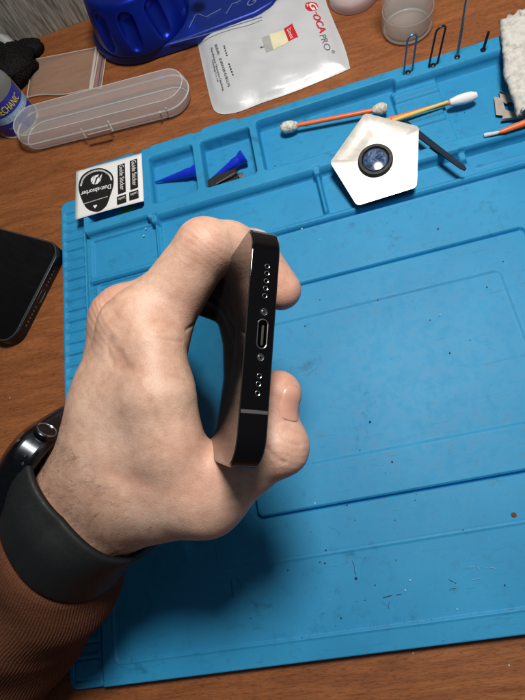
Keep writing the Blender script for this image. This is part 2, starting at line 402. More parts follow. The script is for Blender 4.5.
# big sunken pad with its raised rim, plateaus and grooves
H=put(H,rs(5,400,9,215.5,3),5.2,1.2)
H=put(H,np.abs(rs(5.3,400,9.3,215,3))-.45,6.6,.6)
H=put(H,np.abs(rs(62,400,42.3,400,3))-.35,5.6,.7)
H=put(H,rs(63,400,43,215,3),5.4,1.0)
H=put(H,rs(84.5,247.5,63,181.3,3),5.9,.6)
H=put(H,np.abs(rs(84.5,247.5,63,181.3,3))-.72,1.6,.4)
H=put(H,rs(103,229,84,161,3),5.2,2.2)
H=put(H,rs(66.3,67,30,38,.3),4.2,.6)
H=put(H,rs(0,400,215.5,217.6,.5),1.4,.4)
H=put(H,rs(1,400,217.6,219.6,.6),6.8,.6)
# outer wall of the tray block
blk=np.minimum(rs(1,47,250,300.5,2),rs(44,400,248,302,2)); bump=np.minimum(rs(5,40,290,302,2),np.minimum(rs(50,82,290,303.2,3),rs(86,112,290,304,3)))
blk=np.minimum(blk,np.minimum(bump,rs(195,400,233.5,300,1)))
H=put(H,blk,13,.8)
H=put(H,np.minimum(rs(3,46.5,221,247.5,1.5),rs(50.5,150.0,220.5,248,1.5)),4.6,.8)
H=put(H,rs(48,49.2,220,249.5,.5),9.5,.7); H=put(H,rs(46.6,50.6,244.5,250,1),12.2,.8)
H=put(H,rs(153,197,220.5,248,1.2),4.6,.8); H=put(H,rs(150.5,152.4,220,249,.5),9.5,.7); H=put(H,rs(149.5,153.4,245,250,1),12.2,.8)
H=put(H,rs(198,400,220.5,233.2,1.0),4.6,.8); H=put(H,rs(228.5,232.5,229,234,1),9,.8)
H=put(H,rs(236,400,224,225,.4),5.0,.6)
for (x0,x1,y0,y1) in ((5,43,257,294),(49,79,257.5,293.5),(84.7,117,257.5,293.3),(122.3,208.5,257.5,295.6),(192,400,240.5,291.5)):
    H=put(H,rs(x0,x1,y0,y1,2.2),3.4,1.1)
H=put(H,rs(195,209,255,259,.5),4.4,1.2)
H=put(H,rs(205.5,232.3,240.6,291.2,.3),6.4,.5)
for y in (286.5,283,266.5,262.0): H=put(H,rs(206,230 if y<270 else 232,y-1.3,y+1.3,.4),8.2,.7)
H=H+.0
keep=H>.25
V=np.stack([X,Y,H],-1).reshape(-1,3); ny=len(gy)
ii,jj=np.meshgrid(np.arange(len(gx)-1),np.arange(ny-1),indexing='ij')
ok=keep[:-1,:-1]|keep[1:,:-1]|keep[:-1,1:]|keep[1:,1:]
a=(ii*ny+jj)[ok]; F=np.stack([a,a+ny,a+ny+1,a+1],1)
used=np.unique(F); mp=-np.ones(len(V),np.int64); mp[used]=np.arange(len(used)); V=V[used]; F=mp[F]
V[:,2]=np.maximum(V[:,2],.02)+rng.normal(0,.0,len(V))
mat_o=obj('silicone_mat',(V,F),SIL,angle=0); tag(mat_o,'large blue silicone repair mat with moulded trays on the wooden desk','work mat')

# ------------------------------------------------------------------ crumbs and scratches on the mat
dots=[(370,422,.9),(347,505,.5),(358,490,.4),(326,550,.6),(320,562,.4),(325,563,.5),(356,578,1.0),(392,462,.8),(341,618,.5),(302,638,.6),(448,637,1.1),(479,638,.5),(463,530,.4),(505,585,.4),(450,353,.6),(438,229,.6),(503,262,.6),(487,287,.5),(320,300,.6),(305,326,.5),(300,316,.4),(275,166,.5),(281,161,.3),(465,110,.5),(457,115,.4),(396,560,.4),(288,570,.4),(470,340,.4),(395,520,.4),(378,300,.4),(318,475,.4),(360,450,.4),(355,520,.35),(430,320,.4),(252,180,.4),(90,390,.4),(375,585,.4),(236,664,.5),(258,662,.4),(440,470,.4),(415,500,.4)]
B=MB()
def chip(B,u,v,z,r):
    p=on(u,v,z); k=6; a0=random.random()*6; ring=[p+np.array([math.cos(a0+i*2*math.pi/k)*r*random.uniform(.6,1.2),math.sin(a0+i*2*math.pi/k)*r*random.uniform(.5,1.1),-.05]) for i in range(k)]
    B.add(*prism(ring,(0,0,.25+.3*r)))
for u,v,r in dots: chip(B,u,v,5.6,r*.8)
def scratch(B,p,q,n,r):
    L=[]; m_=max(4,n//2)
    for k in range(m_+1):
        t=k/m_; L.append(np.array([p[0]+(q[0]-p[0])*t+random.uniform(-.7,.7),p[1]+(q[1]-p[1])*t+random.uniform(-.5,.5)]))
    for k in range(m_):
        if random.random()<.25: continue
        a,b=L[k],L[k+1]; w0,w1=r*random.uniform(.2,.8),r*random.uniform(.2,.9); d=nrm(b-a); n_=np.array([-d[1],d[0]])
        B.add(*prism([on(*(a-n_*w0),5.62),on(*(b-n_*w1),5.62),on(*(b+n_*w1),5.62),on(*(a+n_*w0),5.62)],(0,0,.08)))
scratch(B,(352,560),(356,575),6,.28); scratch(B,(380,598),(402,594),14,.36); scratch(B,(355,602),(366,600),7,.26); scratch(B,(388,608),(390,602),4,.3)
scratch(B,(449,590),(455,588),5,.35); scratch(B,(448,579),(456,583),5,.3); scratch(B,(348,653),(353,650),4,.4); scratch(B,(180,664),(184,658),4,.35); scratch(B,(248,617),(255,620),5,.3)
for _ in range(60): chip(B,random.uniform(165,420),0,0,.01) if False else None
for _ in range(45):
    u=random.uniform(170,262); chip(B,u,668-(u-165)*.125-random.uniform(5,10),5.5,random.uniform(.1,.2))
for _ in range(60):
    u=random.uniform(290,520); chip(B,u,651-(u-300)*.128-random.uniform(8,16),5.6,random.uniform(.07,.15))
cr=obj('crumbs',B.vf,CRUMB,smooth=False); tag(cr,'dark crumbs and scuff flecks scattered over the blue mat','dirt',kind='stuff')
B=MB()
for u,v,r in ((302,229,.6),(410,580,.5),(457,609,.5),(470,567,.3),(478,568,.3),(146,229,.7),(144,236,.7),(168,178,.3),(315,503,.5),(509,665,.4),(405,590,.4),(320,240,.3),(440,315,.4),(330,600,.3),(10,398,.4),(413,653,.4)):
    on_mat = not (u<50 or (u,v)==(509,665) or (u,v)==(413,653)); chip(B,u,v,5.6 if on_mat else 0,r)
scratch(B,(470,566),(495,568),12,.25); scratch(B,(472,580),(482,578),6,.2)
cr=obj('lint',B.vf,CRUML,smooth=False); tag(cr,'tiny pale flecks of lint lying on the mat and desk','dirt',kind='stuff')
p=on(514,515,5.8); hol=obj('solder_drop',lathe(p-np.array([0,0,.4]),(0,0,1),[(.1,0),(1.25,0),(1.0,.3),(.6,.42),(.3,.25),(.1,.2)],7),simple('burnt',lin(92,62,44),.7,nz=.5,nscale=900)); tag(hol,'small brown and white burnt spot at the right edge of the mat','solder drop')

# ------------------------------------------------------------------ swabs, sticks
def swab(name,p0,p1,r,label,m=ORG,h0=None,h1=None,cat='cotton swab',group=None):
    t=thing(name,(np.minimum(p0,p1)+np.maximum(p0,p1))/2,label,cat,group)
    L=[p0+(p1-p0)*k/6 for k in range(7)]; obj('stick',tube(L,r,12),m,t)
    d=nrm(p1-p0); 
    for e,sgn,kind in ((p0,-1,h0),(p1,1,h1)):
        if not kind: continue
        ln,rad,mt=kind; prof=[(.4,-1.5),(rad*.6,-.5),(rad*.92,ln*.25),(rad,ln*.5),(rad*.95,ln*.75),(rad*.6,ln*.95),(.1,ln)]
        v,f=lathe(e-d*sgn*ln*.45,d*sgn,prof,20); v=np.array(v)
        if mt is DCOT: v=v+rng.normal(0,.06,v.shape)
        obj('cotton_tip',(v,f),mt,t)
    return t
swab('cotton_swab',on(289,127,9.2),on(380,109,9.5),1.35,'used orange cotton swab with two grimy tips lying in the long tray',h0=(10,3.6,DCOT),h1=(8,3.4,DCOT))
swab('cotton_swab',on(372,124,12),on(463,99,10),1.25,'clean orange cotton swab with a white tip right of the silver pentagon',h1=(15,3.0,COT))
yt=obj('toothpick',tube([on(392,121,12),on(415,113,11.8),on(448,102,11.4)],[1.1,1.1,.9],10),YST); tag(yt,'pale yellow wooden stick lying against the white tipped swab','stick')
t=thing('brush',on(510,128,5),'orange handled brush with clear tip below the razor blade','brush')
obj('handle',tube([on(497,133,14.6),on(505,130.5,15),on(530,121,16),on(560,112,17)],[.7,1.4,1.9,1.9],12),ORG,t)
obj('tip',tube([on(484,135.5,14),on(488,134.5,14.3),on(494,133.5,14.5),on(500,132,14.8)],[1.0,1.1,.9,.8],10),simple('clear_tip',lin(205,210,215),.25,nz=.2),t)

# ------------------------------------------------------------------ razor blade
n0=np.array([0,0,1.]); z=5.4
out=[(499,91),(506,93),(512,95),(540,88),(545,104),(530,118),(501,121),(503,116),(496,115),(494,97),(500,98)]
inn=[(503,102),(506,104),(511,102),(514,104),(530,101),(534,108),(512,112),(505,110)]
B=MB(); o3=[on(u,v,z) for u,v in out]; i3=[on(u,v,z) for u,v in inn]
# ring between outline and slot: bridge by nearest angle
def ringmesh(o3,i3,h):
    import mathutils
    polys=[[Vector(p) for p in o3],[Vector(p) for p in i3]]; tr=mathutils.geometry.tessellate_polygon(polys); P=[np.array(p) for p in o3+i3]; n=len(P)
    v=P+[p+np.array([0,0,h]) for p in P]; f=[]
    for a,b,c in tr:
        f.append([a+n,b+n,c+n]); f.append([c,b,a])
    no=len(o3)
    for k in range(no): f.append([k,(k+1)%no,(k+1)%no+n,k+n])
    for k in range(len(i3)): a=no+k; b=no+(k+1)%len(i3); f.append([b,a,a+n,b+n])
    return v,f
bl=obj('razor_blade',ringmesh(o3,i3,.25),simple('blade_steel',lin(186,176,166),.42,metal=.4,nz=.12,nscale=300),smooth=False); tag(bl,'grey steel razor blade half under the paper towel','razor blade')
me=bl.data
e=obj('cutting_edge',prism([on(501,121,5.7),on(501.4,118.8,5.7),on(530,116,5.7),on(530,118,5.7)],(0,0,.06)),CHROME,bl,smooth=False)
e=obj('cutting_edge',prism([on(499,91,5.7),on(499.6,93.2,5.7),(on(507,95.4,5.7)),on(507,93.2,5.7)],(0,0,.06)),CHROME,bl,smooth=False)

# ------------------------------------------------------------------ silver pentagon opener with its round knob
P0=on(360,205,11.5); pn=nrm((-.03,-.165,1.0))
pent=[(365,113),(419,127),(416.5,187),(357,206),(330,163)]
pp=[onpl(u,v,P0,pn) for u,v in pent]
t=thing('pentagon_tool',P0,'silver pentagon sheet with black ringed round centre leaning over the trays','opening tool')
# rounded corners
rp=[]
for i in range(5):
    a,b,c=pp[i-1],pp[i],pp[(i+1)%5]; e1=b+nrm(a-b)*2.2; e2=b+nrm(c-b)*2.2
    for k in range(5): s=k/4; rp.append((1-s)**2*e1+2*s*(1-s)*b+s*s*e2)
# slightly warped sheet: fan grid
cen=sum(pp)/5; v=[];f=[];NR=10;n=len(rp)
for r in range(NR+1):
    for k in range(n):
        q=cen+(rp[k]-cen)*(r/NR if r else .02); q=q+pn*(.35*math.sin(q[0]*.23)*math.cos(q[1]*.19)+.25*math.sin(q[1]*.5+q[0]*.11))*(r/NR)
        if r==NR: q=q-pn*.05
        v.append(q)
for r in range(NR):
    for k in range(n): f.append([r*n+k,(r+1)*n+k,(r+1)*n+(k+1)%n,r*n+(k+1)%n])
f.append(list(range(n))[::-1])
plate=obj('plate',(v,[list(q) for q in f]),PLATE,t,angle=30); sm=plate.modifiers.new('solid','SOLIDIFY'); sm.thickness=.5*S; sm.offset=-1; es=plate.modifiers.new('split','EDGE_SPLIT'); es.split_angle=math.radians(35)
kc=onpl(375.5,161,P0+pn*.6,pn)
obj('rim',lathe(kc-pn*.6,pn,[(7.0,0),(9.6,0),(9.6,2.0),(9.0,2.8),(7.6,2.8),(7.1,1.8),(7.0,1.2)],48),BLK,t)
obj('disc',lathe(kc-pn*.6,pn,[(6.9,.3),(7.0,1.4),(6.4,2.2),(4,2.7),(1.5,2.9),(.01,2.95)],48),LENSD,t)
obj('inner_ring',lathe(kc+pn*1.45,pn,[(6.1,0),(6.35,.3),(6.6,.3),(6.7,0)],48),DARKW,t)
# dark spudger
sp=obj('spudger',prism([on(404,119,14),on(415,128,14),on(457,161,13.8),on(464,166,13.6),on(466.5,169.5,13.4),on(464.5,171.5,13.4),on(459,168.8,13.6),on(448,161,13.8),on(408,131,14)],(0,0,1.2)),simple('navy_plastic',lin(8,30,50),.6,spec=.25,nz=.15),smooth=False,bevel=.4)
tag(sp,'dark navy flat pry stick sticking out from under the silver pentagon','pry tool')

# ------------------------------------------------------------------ blue dispensing needles in the small trays
def needle(p0,p1,label):
    d=p1-p0; L=np.linalg.norm(d)
    t=thing('dispensing_needle',p0,label,'dispensing tip','blue tapered dispensing tips in the small trays')
    obj('cone',lathe(p0,d,[(.35,0),(.7,L*.15),(1.7,L*.45),(2.6,L*.7),(3.0,L*.74),(3.0,L*.9)],28),NEED,t)
    obj('hub',lathe(p0+d*.9,d,[(3.0,0),(3.3,.2),(4.2,L*.09),(4.3,L*.1),(4.3,L*.13),(3.3,L*.135),(2.4,L*.12),(2.2,L*.02)],28),NEED,t)
needle(on(154,182.5,5.2),on(197,170.5,8.6),'blue tapered dispensing tip alone in the tray beside the sticker sheet')
needle(on(205,184,5.2),on(243,157,9.5),'blue tapered dispensing tip above the black and silver flex piece')
# black flex piece
t=thing('flex_connector',on(228,176,5),'small black flex piece with silver contacts in the second small tray','electronic part')
def strip(pts,z,h,mat,name,par,bev=.2): return obj(name,prism([on(u,v,z) for u,v in pts],(0,0,h)),mat,par,smooth=False,bevel=bev)
strip([(208,181),(233,166),(238,173),(233,177),(213,187),(208,187)],7,.9,BLK,'plate',t)
strip([(217,184.5),(230,176.5),(243,173),(243,176),(226,187),(217,187.5)],5.5,.8,BLK,'plate',t)
strip([(216,184.5),(216.5,183.2),(235,172.3),(234.5,173.8)],8.2,.15,CHROME,'line',t,0)
strip([(222,171),(225,167.5),(228,168.5),(225,172)],6.8,.8,CHROME,'contact',t)
strip([(238,176),(242,173.5),(245,176),(243,179),(240,179)],7,.9,CHROME,'contact',t)
# green scrap beneath the sticker sheet
gs=obj('label_scrap',prism([on(120,212,6),on(130,206,6),on(136,208,6),on(124,214,6)],(0,0,.8)),GREENM,smooth=False); tag(gs,'olive green scrap in the tray under the sticker sheet','scrap')

# ------------------------------------------------------------------ sticker sheet
ZS=13.6
t=thing('sticker_sheet',on(108,185,ZS),'white sheet of black dust absorber and guide stickers on the tray corner','sticker sheet')
c4=[on(76,171.5,ZS),on(141.5,153.2,ZS+.5),on(143.8,201,ZS),on(75,219.8,ZS)]
v=[];f=[];NG=16
for i in range(NG+1):
    for j in range(NG+1):
        a,b=i/NG,j/NG; q=(1-a)*(1-b)*c4[0]+a*(1-b)*c4[1]+a*b*c4[2]+(1-a)*b*c4[3]; q[2]+=.5*math.sin(a*3.1)*b; v.append(q)
for i in range(NG):
    for j in range(NG): k=i*(NG+1)+j; f.append([k,k+1,k+NG+2,k+NG+1])
sheet=obj('sheet',(v,f),PAPER,t); sm=sheet.modifiers.new('solid','SOLIDIFY'); sm.thickness=.25*S; sm.offset=-1
ZT=ZS+.75
def flat(name,pts,mat,par,z=ZT,h=.06): return obj(name,prism([on(u,v,z) for u,v in pts],(0,0,h)),mat,par,smooth=False)
blob=smoothpath([(78.5,187),(82,176),(92,169.5),(103,168.5),(112,174),(113.5,184),(110,196),(106,206),(98,211.5),(88,209),(82,200)],6,True)
bl=flat('round_sticker',[tuple(p) for p in blob],BLKP,t)
g=[on(117.5,163.5,ZT),on(125,161.2,ZT),on(125.5,190.8,ZT),on(118,193,ZT)]
for dx,dy in ((0,0),(12.3,-4.5)):
    gs_=flat('guide_sticker',[(117.5+dx,165.5+dy),(124.8+dx,163+dy),(125.8+dx,191.5+dy),(118+dx,194.5+dy)],BLKP,t)
    text('Guide Sticker',on(119.3+dx,165.5+dy,ZT+.1),on(120.3+dx,190.5+dy,ZT+.1),PAPER,gs_,height=3.1)
    s2=flat('small_sticker',[(116.8+dx,197+dy),(126+dx,194+dy),(126.4+dx,202+dy),(117+dx,205+dy)],BLKP,t)
    text('Locko',on(124.9+dx,196.0+dy,ZT+.1),on(118+dx,198.4+dy,ZT+.1),PAPER,s2,height=2.0)
text('Dust-absorber',on(111,184.2,ZT+.1),on(81,192,ZT+.1),PAPER,bl,height=3.4,bold=.01)
B=MB()
for k in range(22):
    a=k/22; b=(k+.55)/22; B.add(*prism([on(84+a*24,203.5-a*7.5,ZT+.1),on(84+b*24,203.5-b*7.5,ZT+.1),on(84+b*24,204.2-b*7.5,ZT+.1),on(84+a*24,204.2-a*7.5,ZT+.1)],(0,0,.05)))
arc=[np.array(p) for p in smoothpath([(80.8,186),(84,177.5),(92.5,171.8),(102,170.6),(109.5,175),(111.5,180)],10)]
for k in range(0,len(arc)-1):
    c=arc[k]; d=nrm(arc[k+1]-arc[k]); nn=np.array([-d[1],d[0]])
    B.add(*prism([on(*(c+nn*.8),ZT+.1),on(*(c+d*.55+nn*.8),ZT+.1),on(*(c+d*.55-nn*.8),ZT+.1),on(*(c-nn*.8),ZT+.1)],(0,0,.05)))
B.add(*prism([on(u,v,ZT+.1) for u,v in ((95,208.4),(93.2,206.4),(93.8,205),(95,205.6),(96.2,204.4),(97.2,205.6))],(0,0,.05)))
obj('dotted_line',B.vf,PAPER,bl,smooth=False)
B=MB()
for p in (((92,184),(95,176),(99,175),(98,177),(96,178),(94,185)),((95,185),(98,178),(101,178.5),(98,184)),((100,177),(102,174.5),(101,180),(99.5,183)),((91,179),(94,176),(93,181),(91,183))):
    B.add(*prism([on(u,v-.5,ZT+.1) for u,v in p],(0,0,.05)))
obj('hand_symbol',B.vf,PAPER,bl,smooth=False)

# ------------------------------------------------------------------ white pouch with red logo
ZB=4.0
out=smoothpath([(196.5,37),(200,55),(206,82),(211.5,104),(215.5,111),(224,113.6),(240,110.6),(262,102),(290,92.5),(320,80.5),(347,69),(349.5,65),(344,45),(336,26),(327,4),(318,-18),(290,-14),(262,8),(228,19),(203,26.5),(196.5,31)],3,True)
o3=[on(*p[:2],1.2) for p in out]; n=len(o3); cen=sum(o3)/n; v=[];f=[];NR=22
for r in range(NR+1):
    s=r/NR
    for k in range(n):
        q=cen+(o3[k]-cen)*max(s,.01); e=1-s
        puff=5.2*min(1,max(0,(e-.07)/.22))**.7 if e>.07 else 0
        rid=np.array([q[0],q[1]])
        cr=1.3*abs(math.sin(rid[0]*.11+rid[1]*.19))+.6*math.sin(rid[0]*.23-rid[1]*.13)+.5*abs(math.sin(rid[0]*.05+rid[1]*.3))+.5*abs(math.sin(rid[0]*.31+rid[1]*.07))
        cr+=1.5*math.exp(-((rid[0]-135+(rid[1]-345)*.5)/4)**2)*math.exp(-((rid[1]-345)/16)**2)-1.2*math.exp(-((rid[0]-122+(rid[1]-335)*.9)/3)**2)*math.exp(-((rid[1]-335)/10)**2)
        q=q+np.array([0,0,puff*.75+cr*min(1,puff)*.55+(.0 if s<1 else -.7)]); v.append(q)
for r in range(NR):
    for k in range(n): f.append([r*n+k,(r+1)*n+k,(r+1)*n+(k+1)%n,r*n+(k+1)%n])
f.append(list(range(n))[::-1])
from mathutils.bvhtree import BVHTree
t=thing('foil_pouch',cen,'white foil pouch with red and grey logo lying on the desk','pouch')
pouch=obj('pouch',(v,f),BAG,t,angle=0)
bv=BVHTree.FromPolygons([Vector(q) for q in v],f)
def drape(p,h):
    r=bv.ray_cast(Vector((p[0],p[1],60)),Vector((0,0,-1))); z=r[0][2] if r[0] is not None else 2; return np.array([p[0],p[1],z+h])
def draped(o,h):
    """lay a flat print on the pouch"""
    L=WL[o.name]
    for vv in o.data.vertices:
        w_=np.array(vv.co[:])/S+L; q=drape(w_,h+(w_[2]-L[2])*.2); vv.co=Vector((q-L)*S)
def bg(u,v,z=5.0): return on(u,v,z)
def patch(pts,n=6,z=5.0):
    a,b,c,d=[bg(*p,z) for p in pts]; v=[];f=[]
    for i in range(n+1):
        for j in range(n+1): s,t_=i/n,j/n; v.append(a*(1-s)*(1-t_)+b*s*(1-t_)+c*s*t_+d*(1-s)*t_)
    for i in range(n):
        for j in range(n): k=i*(n+1)+j; f.append([k,k+n+1,k+n+2,k+1])
    return v,f
def ppatch(name,pts,mat,h,par=None):
    o=obj(name,patch(pts),mat,par or t,smooth=False); draped(o,h); return o
rl=ppatch('red_label',[(284,29.5),(292.5,25),(298.5,38.5),(289,43)],RED,.25)
ppatch('yellow_label',[(270,36),(283.5,30.5),(289,43.5),(274,51)],YEL,.22)
ppatch('grey_label',[(262,39.5),(269.5,36.8),(273.5,51),(266.5,54)],GREYS,.2)
def ptext(body,p0,p1,mat,h=None,name='lettering',par=None,off=.3,bold=0):
    o=text(body,bg(*p0),bg(*p1),mat,par or t,height=h,name=name,bold=bold)
    if o: draped(o,off)
    return o
gp=[(305.5,6),(308.5,0.5),(318,4),(318.5,10),(309,12.5),(306,9.5)]
gp=[(304.5,10.5),(306,4),(313,.6),(317.5,2.5),(317.8,8.5),(311,12)]
# red badge with the white G, then the rest of the mark reading downwards
o=obj('red_badge',prism([bg(*p[:2]) for p in smoothpath([(305.5,9),(307,4.5),(314,1.5),(317.5,3.5),(317.5,8),(310,12)],4,True)],(0,0,.05)),RED,t,smooth=False); draped(o,.25)
ptext('G',(308.3,5.2),(312.5,11.0),PAPER,4.8,off=.42,par=o,bold=.03)
ptext('-',(313.3,11.9),(314.2,13.6),RED,.7)
ptext('OCA',(312.4,14.8),(320.2,33.6),RED,4.9,bold=.02)
ptext('PRO',(319.6,36.5),(325.2,51.5),GREYP,4.2)
ptext('®',(331.0,49.5),(331.9,52.6),GREYP,2.3)
ptext('制造商：深圳科技有限公司',(215,46),(228.5,88),BLKP,2.0)
ptext('Manufacturer: Shenzhen Qianlong',(210.5,48.5),(222.5,90.5),BLKP,1.9)
ptext('Technology Co., Ltd',(211.5,59.5),(217.3,82),BLKP,1.7)
B=MB()
for (p,q) in (((224.5,47.5),(227.5,58)),((229,64.5),(233.5,77))):
    for k in range(5):
        a=k/5; b=(k+.55)/5; lerp=lambda s:(p[0]+(q[0]-p[0])*s,p[1]+(q[1]-p[1])*s)
        A_,B_=lerp(a),lerp(b); B.add(*prism([bg(A_[0]-.5,A_[1]+.2),bg(B_[0]-.5,B_[1]+.2),bg(B_[0]+.9,B_[1]-.2),bg(A_[0]+.9,A_[1]-.2)],(0,0,.05)))
o=obj('caption_marks',B.vf,BLKP,t,smooth=False); draped(o,.3)
o=text('Gioca',bg(286.8,30.8),bg(291.2,41),PAPER,rl,height=2.4); draped(o,.4)

# ------------------------------------------------------------------ clear pill-shaped tool case
A0=np.array([-36.,357.]); A1=np.array([66.,347.5]); dx_=nrm(np.append(A1-A0,0)); dy_=np.cross((0,0,1),dx_)
def stad(r,z,n=14,ext=0):
    o=[]; 
    for k in range(n+1): a=-math.pi/2+math.pi*k/n; o.append(np.append(A1,z)+dx_*(r*math.cos(a)+ext)+dy_*r*math.sin(a))
    for k in range(n+1): a=math.pi/2+math.pi*k/n; o.append(np.append(A0,z)+dx_*(r*math.cos(a)-ext)+dy_*r*math.sin(a))
    return o
def shell(levels,closebot=False,closetop=False):
    v=[];f=[];n=None
    for r,z in levels:
        L=stad(r,z); n=len(L); v+=L
    for i in range(len(levels)-1):
        for k in range(n): f.append([i*n+k,i*n+(k+1)%n,(i+1)*n+(k+1)%n,(i+1)*n+k])
    if closebot: f.append(list(range(n))[::-1])
    if closetop: f.append([(len(levels)-1)*n+k for k in range(n)])
    return v,f
t=thing('tool_case',(11,353,0),'long clear plastic case with rounded ends and a front clasp','plastic case')
obj('tray',shell([(12.3,.4),(14.3,2.0),(14.9,8.5)],closebot=True),CLEARC,t,angle=50)
obj('lid',shell([(15.6,9.2),(15.2,13.5),(14.0,15.6),(12.8,16.2)],closetop=True),CLEARC,t,angle=50)
rimv=MB()
for r,z,rr in ((15.3,8.9,.62),(13.6,15.9,.32),(12.8,.9,.4)):
    L=stad(r,z,20); rimv.add(*tube(L+[L[0]],rr,6,False))
obj('rim',rimv.vf,CLEARR,t)
B=MB(); c0=on(97,133,8)
for (u,v,u2,v2) in ((81,129,86,138),(108,121,113,131)): B.add(*tube([on(u,v,13),on(u2,v2,6)],.55,6))
B.add(*prism([on(88,134.5,12),on(111,128.5,12),on(112,132,7),on(88,138,7)],(0,-.8,.3)))
obj('clasp',B.vf,CLEARR,t)
B=MB()
for (u,v) in ((160,112),(166,108)): B.add(*tube([on(u,v,11),on(u+2,v+7,3)],.7,6))
obj('rib',B.vf,CLEARR,t)

# ------------------------------------------------------------------ small zip bag
cq=[on(33,60.5,1.2),on(108,46,1.4),on(101.5,89.5,1.0),on(27.5,98,1.0)]
def film(cq,n=14,amp=.8):
    v=[];f=[]
    for i in range(n+1):
        for j in range(n+1):
            a,b=i/n,j/n; q=(1-a)*(1-b)*cq[0]+a*(1-b)*cq[1]+a*b*cq[2]+(1-a)*b*cq[3]
            q=q+np.array([0,1.2*math.sin(a*9)*b*(1 if j==n else .3),amp*abs(math.sin(a*5+b*3)*math.cos(b*6+a*2))]); v.append(q)
    for i in range(n):
        for j in range(n): k=i*(n+1)+j; f.append([k,k+1,k+n+2,k+n+1])
    return v,f
t=thing('zip_bag',on(68,72,0),'small empty clear zip bag lying flat behind the tool case','zip bag')
o=obj('film',film(cq),ZIPM,t); sm=o.modifiers.new('solid','SOLIDIFY'); sm.thickness=.3*S
lb=lambda a,b,h=.9:(1-a)*(1-b)*cq[0]+a*(1-b)*cq[1]+a*b*cq[2]+(1-a)*b*cq[3]+np.array([0,0,h])
obj('zip_track',tube([lb(.86,0),lb(.86,.5),lb(.86,1)],1.0,8),ZIPR,t); obj('zip_track',tube([lb(.90,.02),lb(.895,.5),lb(.885,.98)],.6,8),ZIPR,t)
obj('zip_line',tube([lb(.955,.02),lb(.95,.5),lb(.955,.98)],.35,6),ZPUR,t)
B=MB()
for a,b in (((0,0),(1,0)),((0,1),(1,1)),((0,0),(0,1)),((1,0),(1,1))):
    pts=[]
    for k in range(15):
        s=k/14; q=lb(a[0]+(b[0]-a[0])*s,a[1]+(b[1]-a[1])*s,.6); q=q+np.array([0,1.2*math.sin((a[0]+(b[0]-a[0])*s)*9)*(1 if a[1]==1 and b[1]==1 else 0),0]); pts.append(q)
    B.add(*tube(pts,.35,6))
obj('seam',B.vf,ZIPR,t)

# ------------------------------------------------------------------ flux bottle (left edge)
bc=np.array([-57.,379.,0.]); R_=16.0
t=thing('flux_bottle',bc,'small round bottle with blue and yellow label at the left edge','bottle')
obj('glass',lathe(bc,(0,0,1),[(R_-2,.1),(R_,1.5),(R_,33),(R_-1.5,37),(R_-6,41),(9,43),(9,50),(8,50)],48),clear('bottle_glass',lin(150,152,150),.35),t)
def band(z0,z1,a0,a1,r,mat,name,par):
    v=[];f=[];n=40
    for k in range(n+1):
        a=math.radians(a0+(a1-a0)*k/n); 
        for zz in (z0,z1): v.append(bc+np.array([r*math.cos(a),r*math.sin(a),zz]))
    for k in range(n): f.append([2*k,2*k+2,2*k+3,2*k+1])
    return obj(name,(v,f),mat,par)
lab=band(3,30,-175,20,R_+.15,LBLUE,'label',t); band(3,31,20,60,R_+.15,LYEL,'label',t)
band(14,19.5,-165,15,R_+.3,LSKY,'label_band',lab)
def wraptext(body,z,h,a0,a1,mat,par):
    o=text(body,(0,0,0),(1,0,0),mat,par,height=h)
    L=WL[o.name]; vs=[np.array(q.co[:])/S+L for q in o.data.vertices]
    for q,p in zip(o.data.vertices,vs):
        a=math.radians(a0+(a1-a0)*p[0]); w_=bc+np.array([(R_+.45+p[2]*.3)*math.cos(a),(R_+.45+p[2]*.3)*math.sin(a),z+p[1]]); q.co=Vector((w_-L)*S)
wraptext('MECHANIC',21.5,5.2,-92,-14,LYEL,lab); wraptext('清洁剂清洁剂',14.6,4.2,-88,-10,PAPER,lab); wraptext('MOBILE PHONE REPAIR',8.5,2.2,-92,0,LSKY,lab)
obj('bottom_ring',lathe(bc,(0,0,1),[(R_,.05),(R_+.6,.3),(R_+.6,1.6),(R_,2.0)],48),clear('ring_clear',lin(215,205,180),.5),t)

# ------------------------------------------------------------------ crumpled black wrap and clear foil, top left
def lump(c,r,seed,name,mat,label,cat,amp=.16):
    rg=np.random.default_rng(seed); v=[];f=[];A,Bn=28,18; ph=rg.uniform(0,6,(6,)); k_=rg.uniform(2,7,(6,3))
    for i in range(Bn+1):
        th=math.pi*i/Bn
        for j in range(A):
            p=2*math.pi*j/A; d=np.array([math.sin(th)*math.cos(p),math.sin(th)*math.sin(p),math.cos(th)])
            s=1+amp*sum(abs(math.sin(k_[q]@d+ph[q]))-.5 for q in range(6))*.6; v.append(np.array(c)+d*np.array(r)*s)
    for i in range(Bn):
        for j in range(A): f.append([i*A+j,(i+1)*A+j,(i+1)*A+(j+1)%A,i*A+(j+1)%A])
    v=np.array(v); v[:,2]=np.maximum(v[:,2],.1)
    o=obj(name,(v,f),mat,None,angle=0); return tag(o,label,cat)
m=Mt('black_weave'); ck=m.n('ShaderNodeTexVoronoi'); m.i(ck,Scale=700.0); m.L.new(m.co,ck.inputs['Vector']); m.set(Base_Color=m.ramp(ck.outputs['Distance'],[(.2,lin(24,24,25)),(.7,lin(6,6,7))]),Roughness=.7,Normal=m.bump(ck.outputs['Distance'],.8,.0006)); WEAVE=m.m; m.set(Specular_IOR_Level=.15)
lump(on(3,70,7)+np.array([0,0,1]),(27,21,13),3,'black_wrap',WEAVE,'crumpled black woven wrap behind the flux bottle','wrap')
lump(on(27,50,5),(14,9,7),5,'black_pad',WEAVE,'small round black pad at the end of the black wrap','pad',.06)
fo=[on(-12,52,14),on(-2,33,22),on(8,36,20),on(20,46,14),on(29,57,10),on(24,58,11),on(10,52,17)]
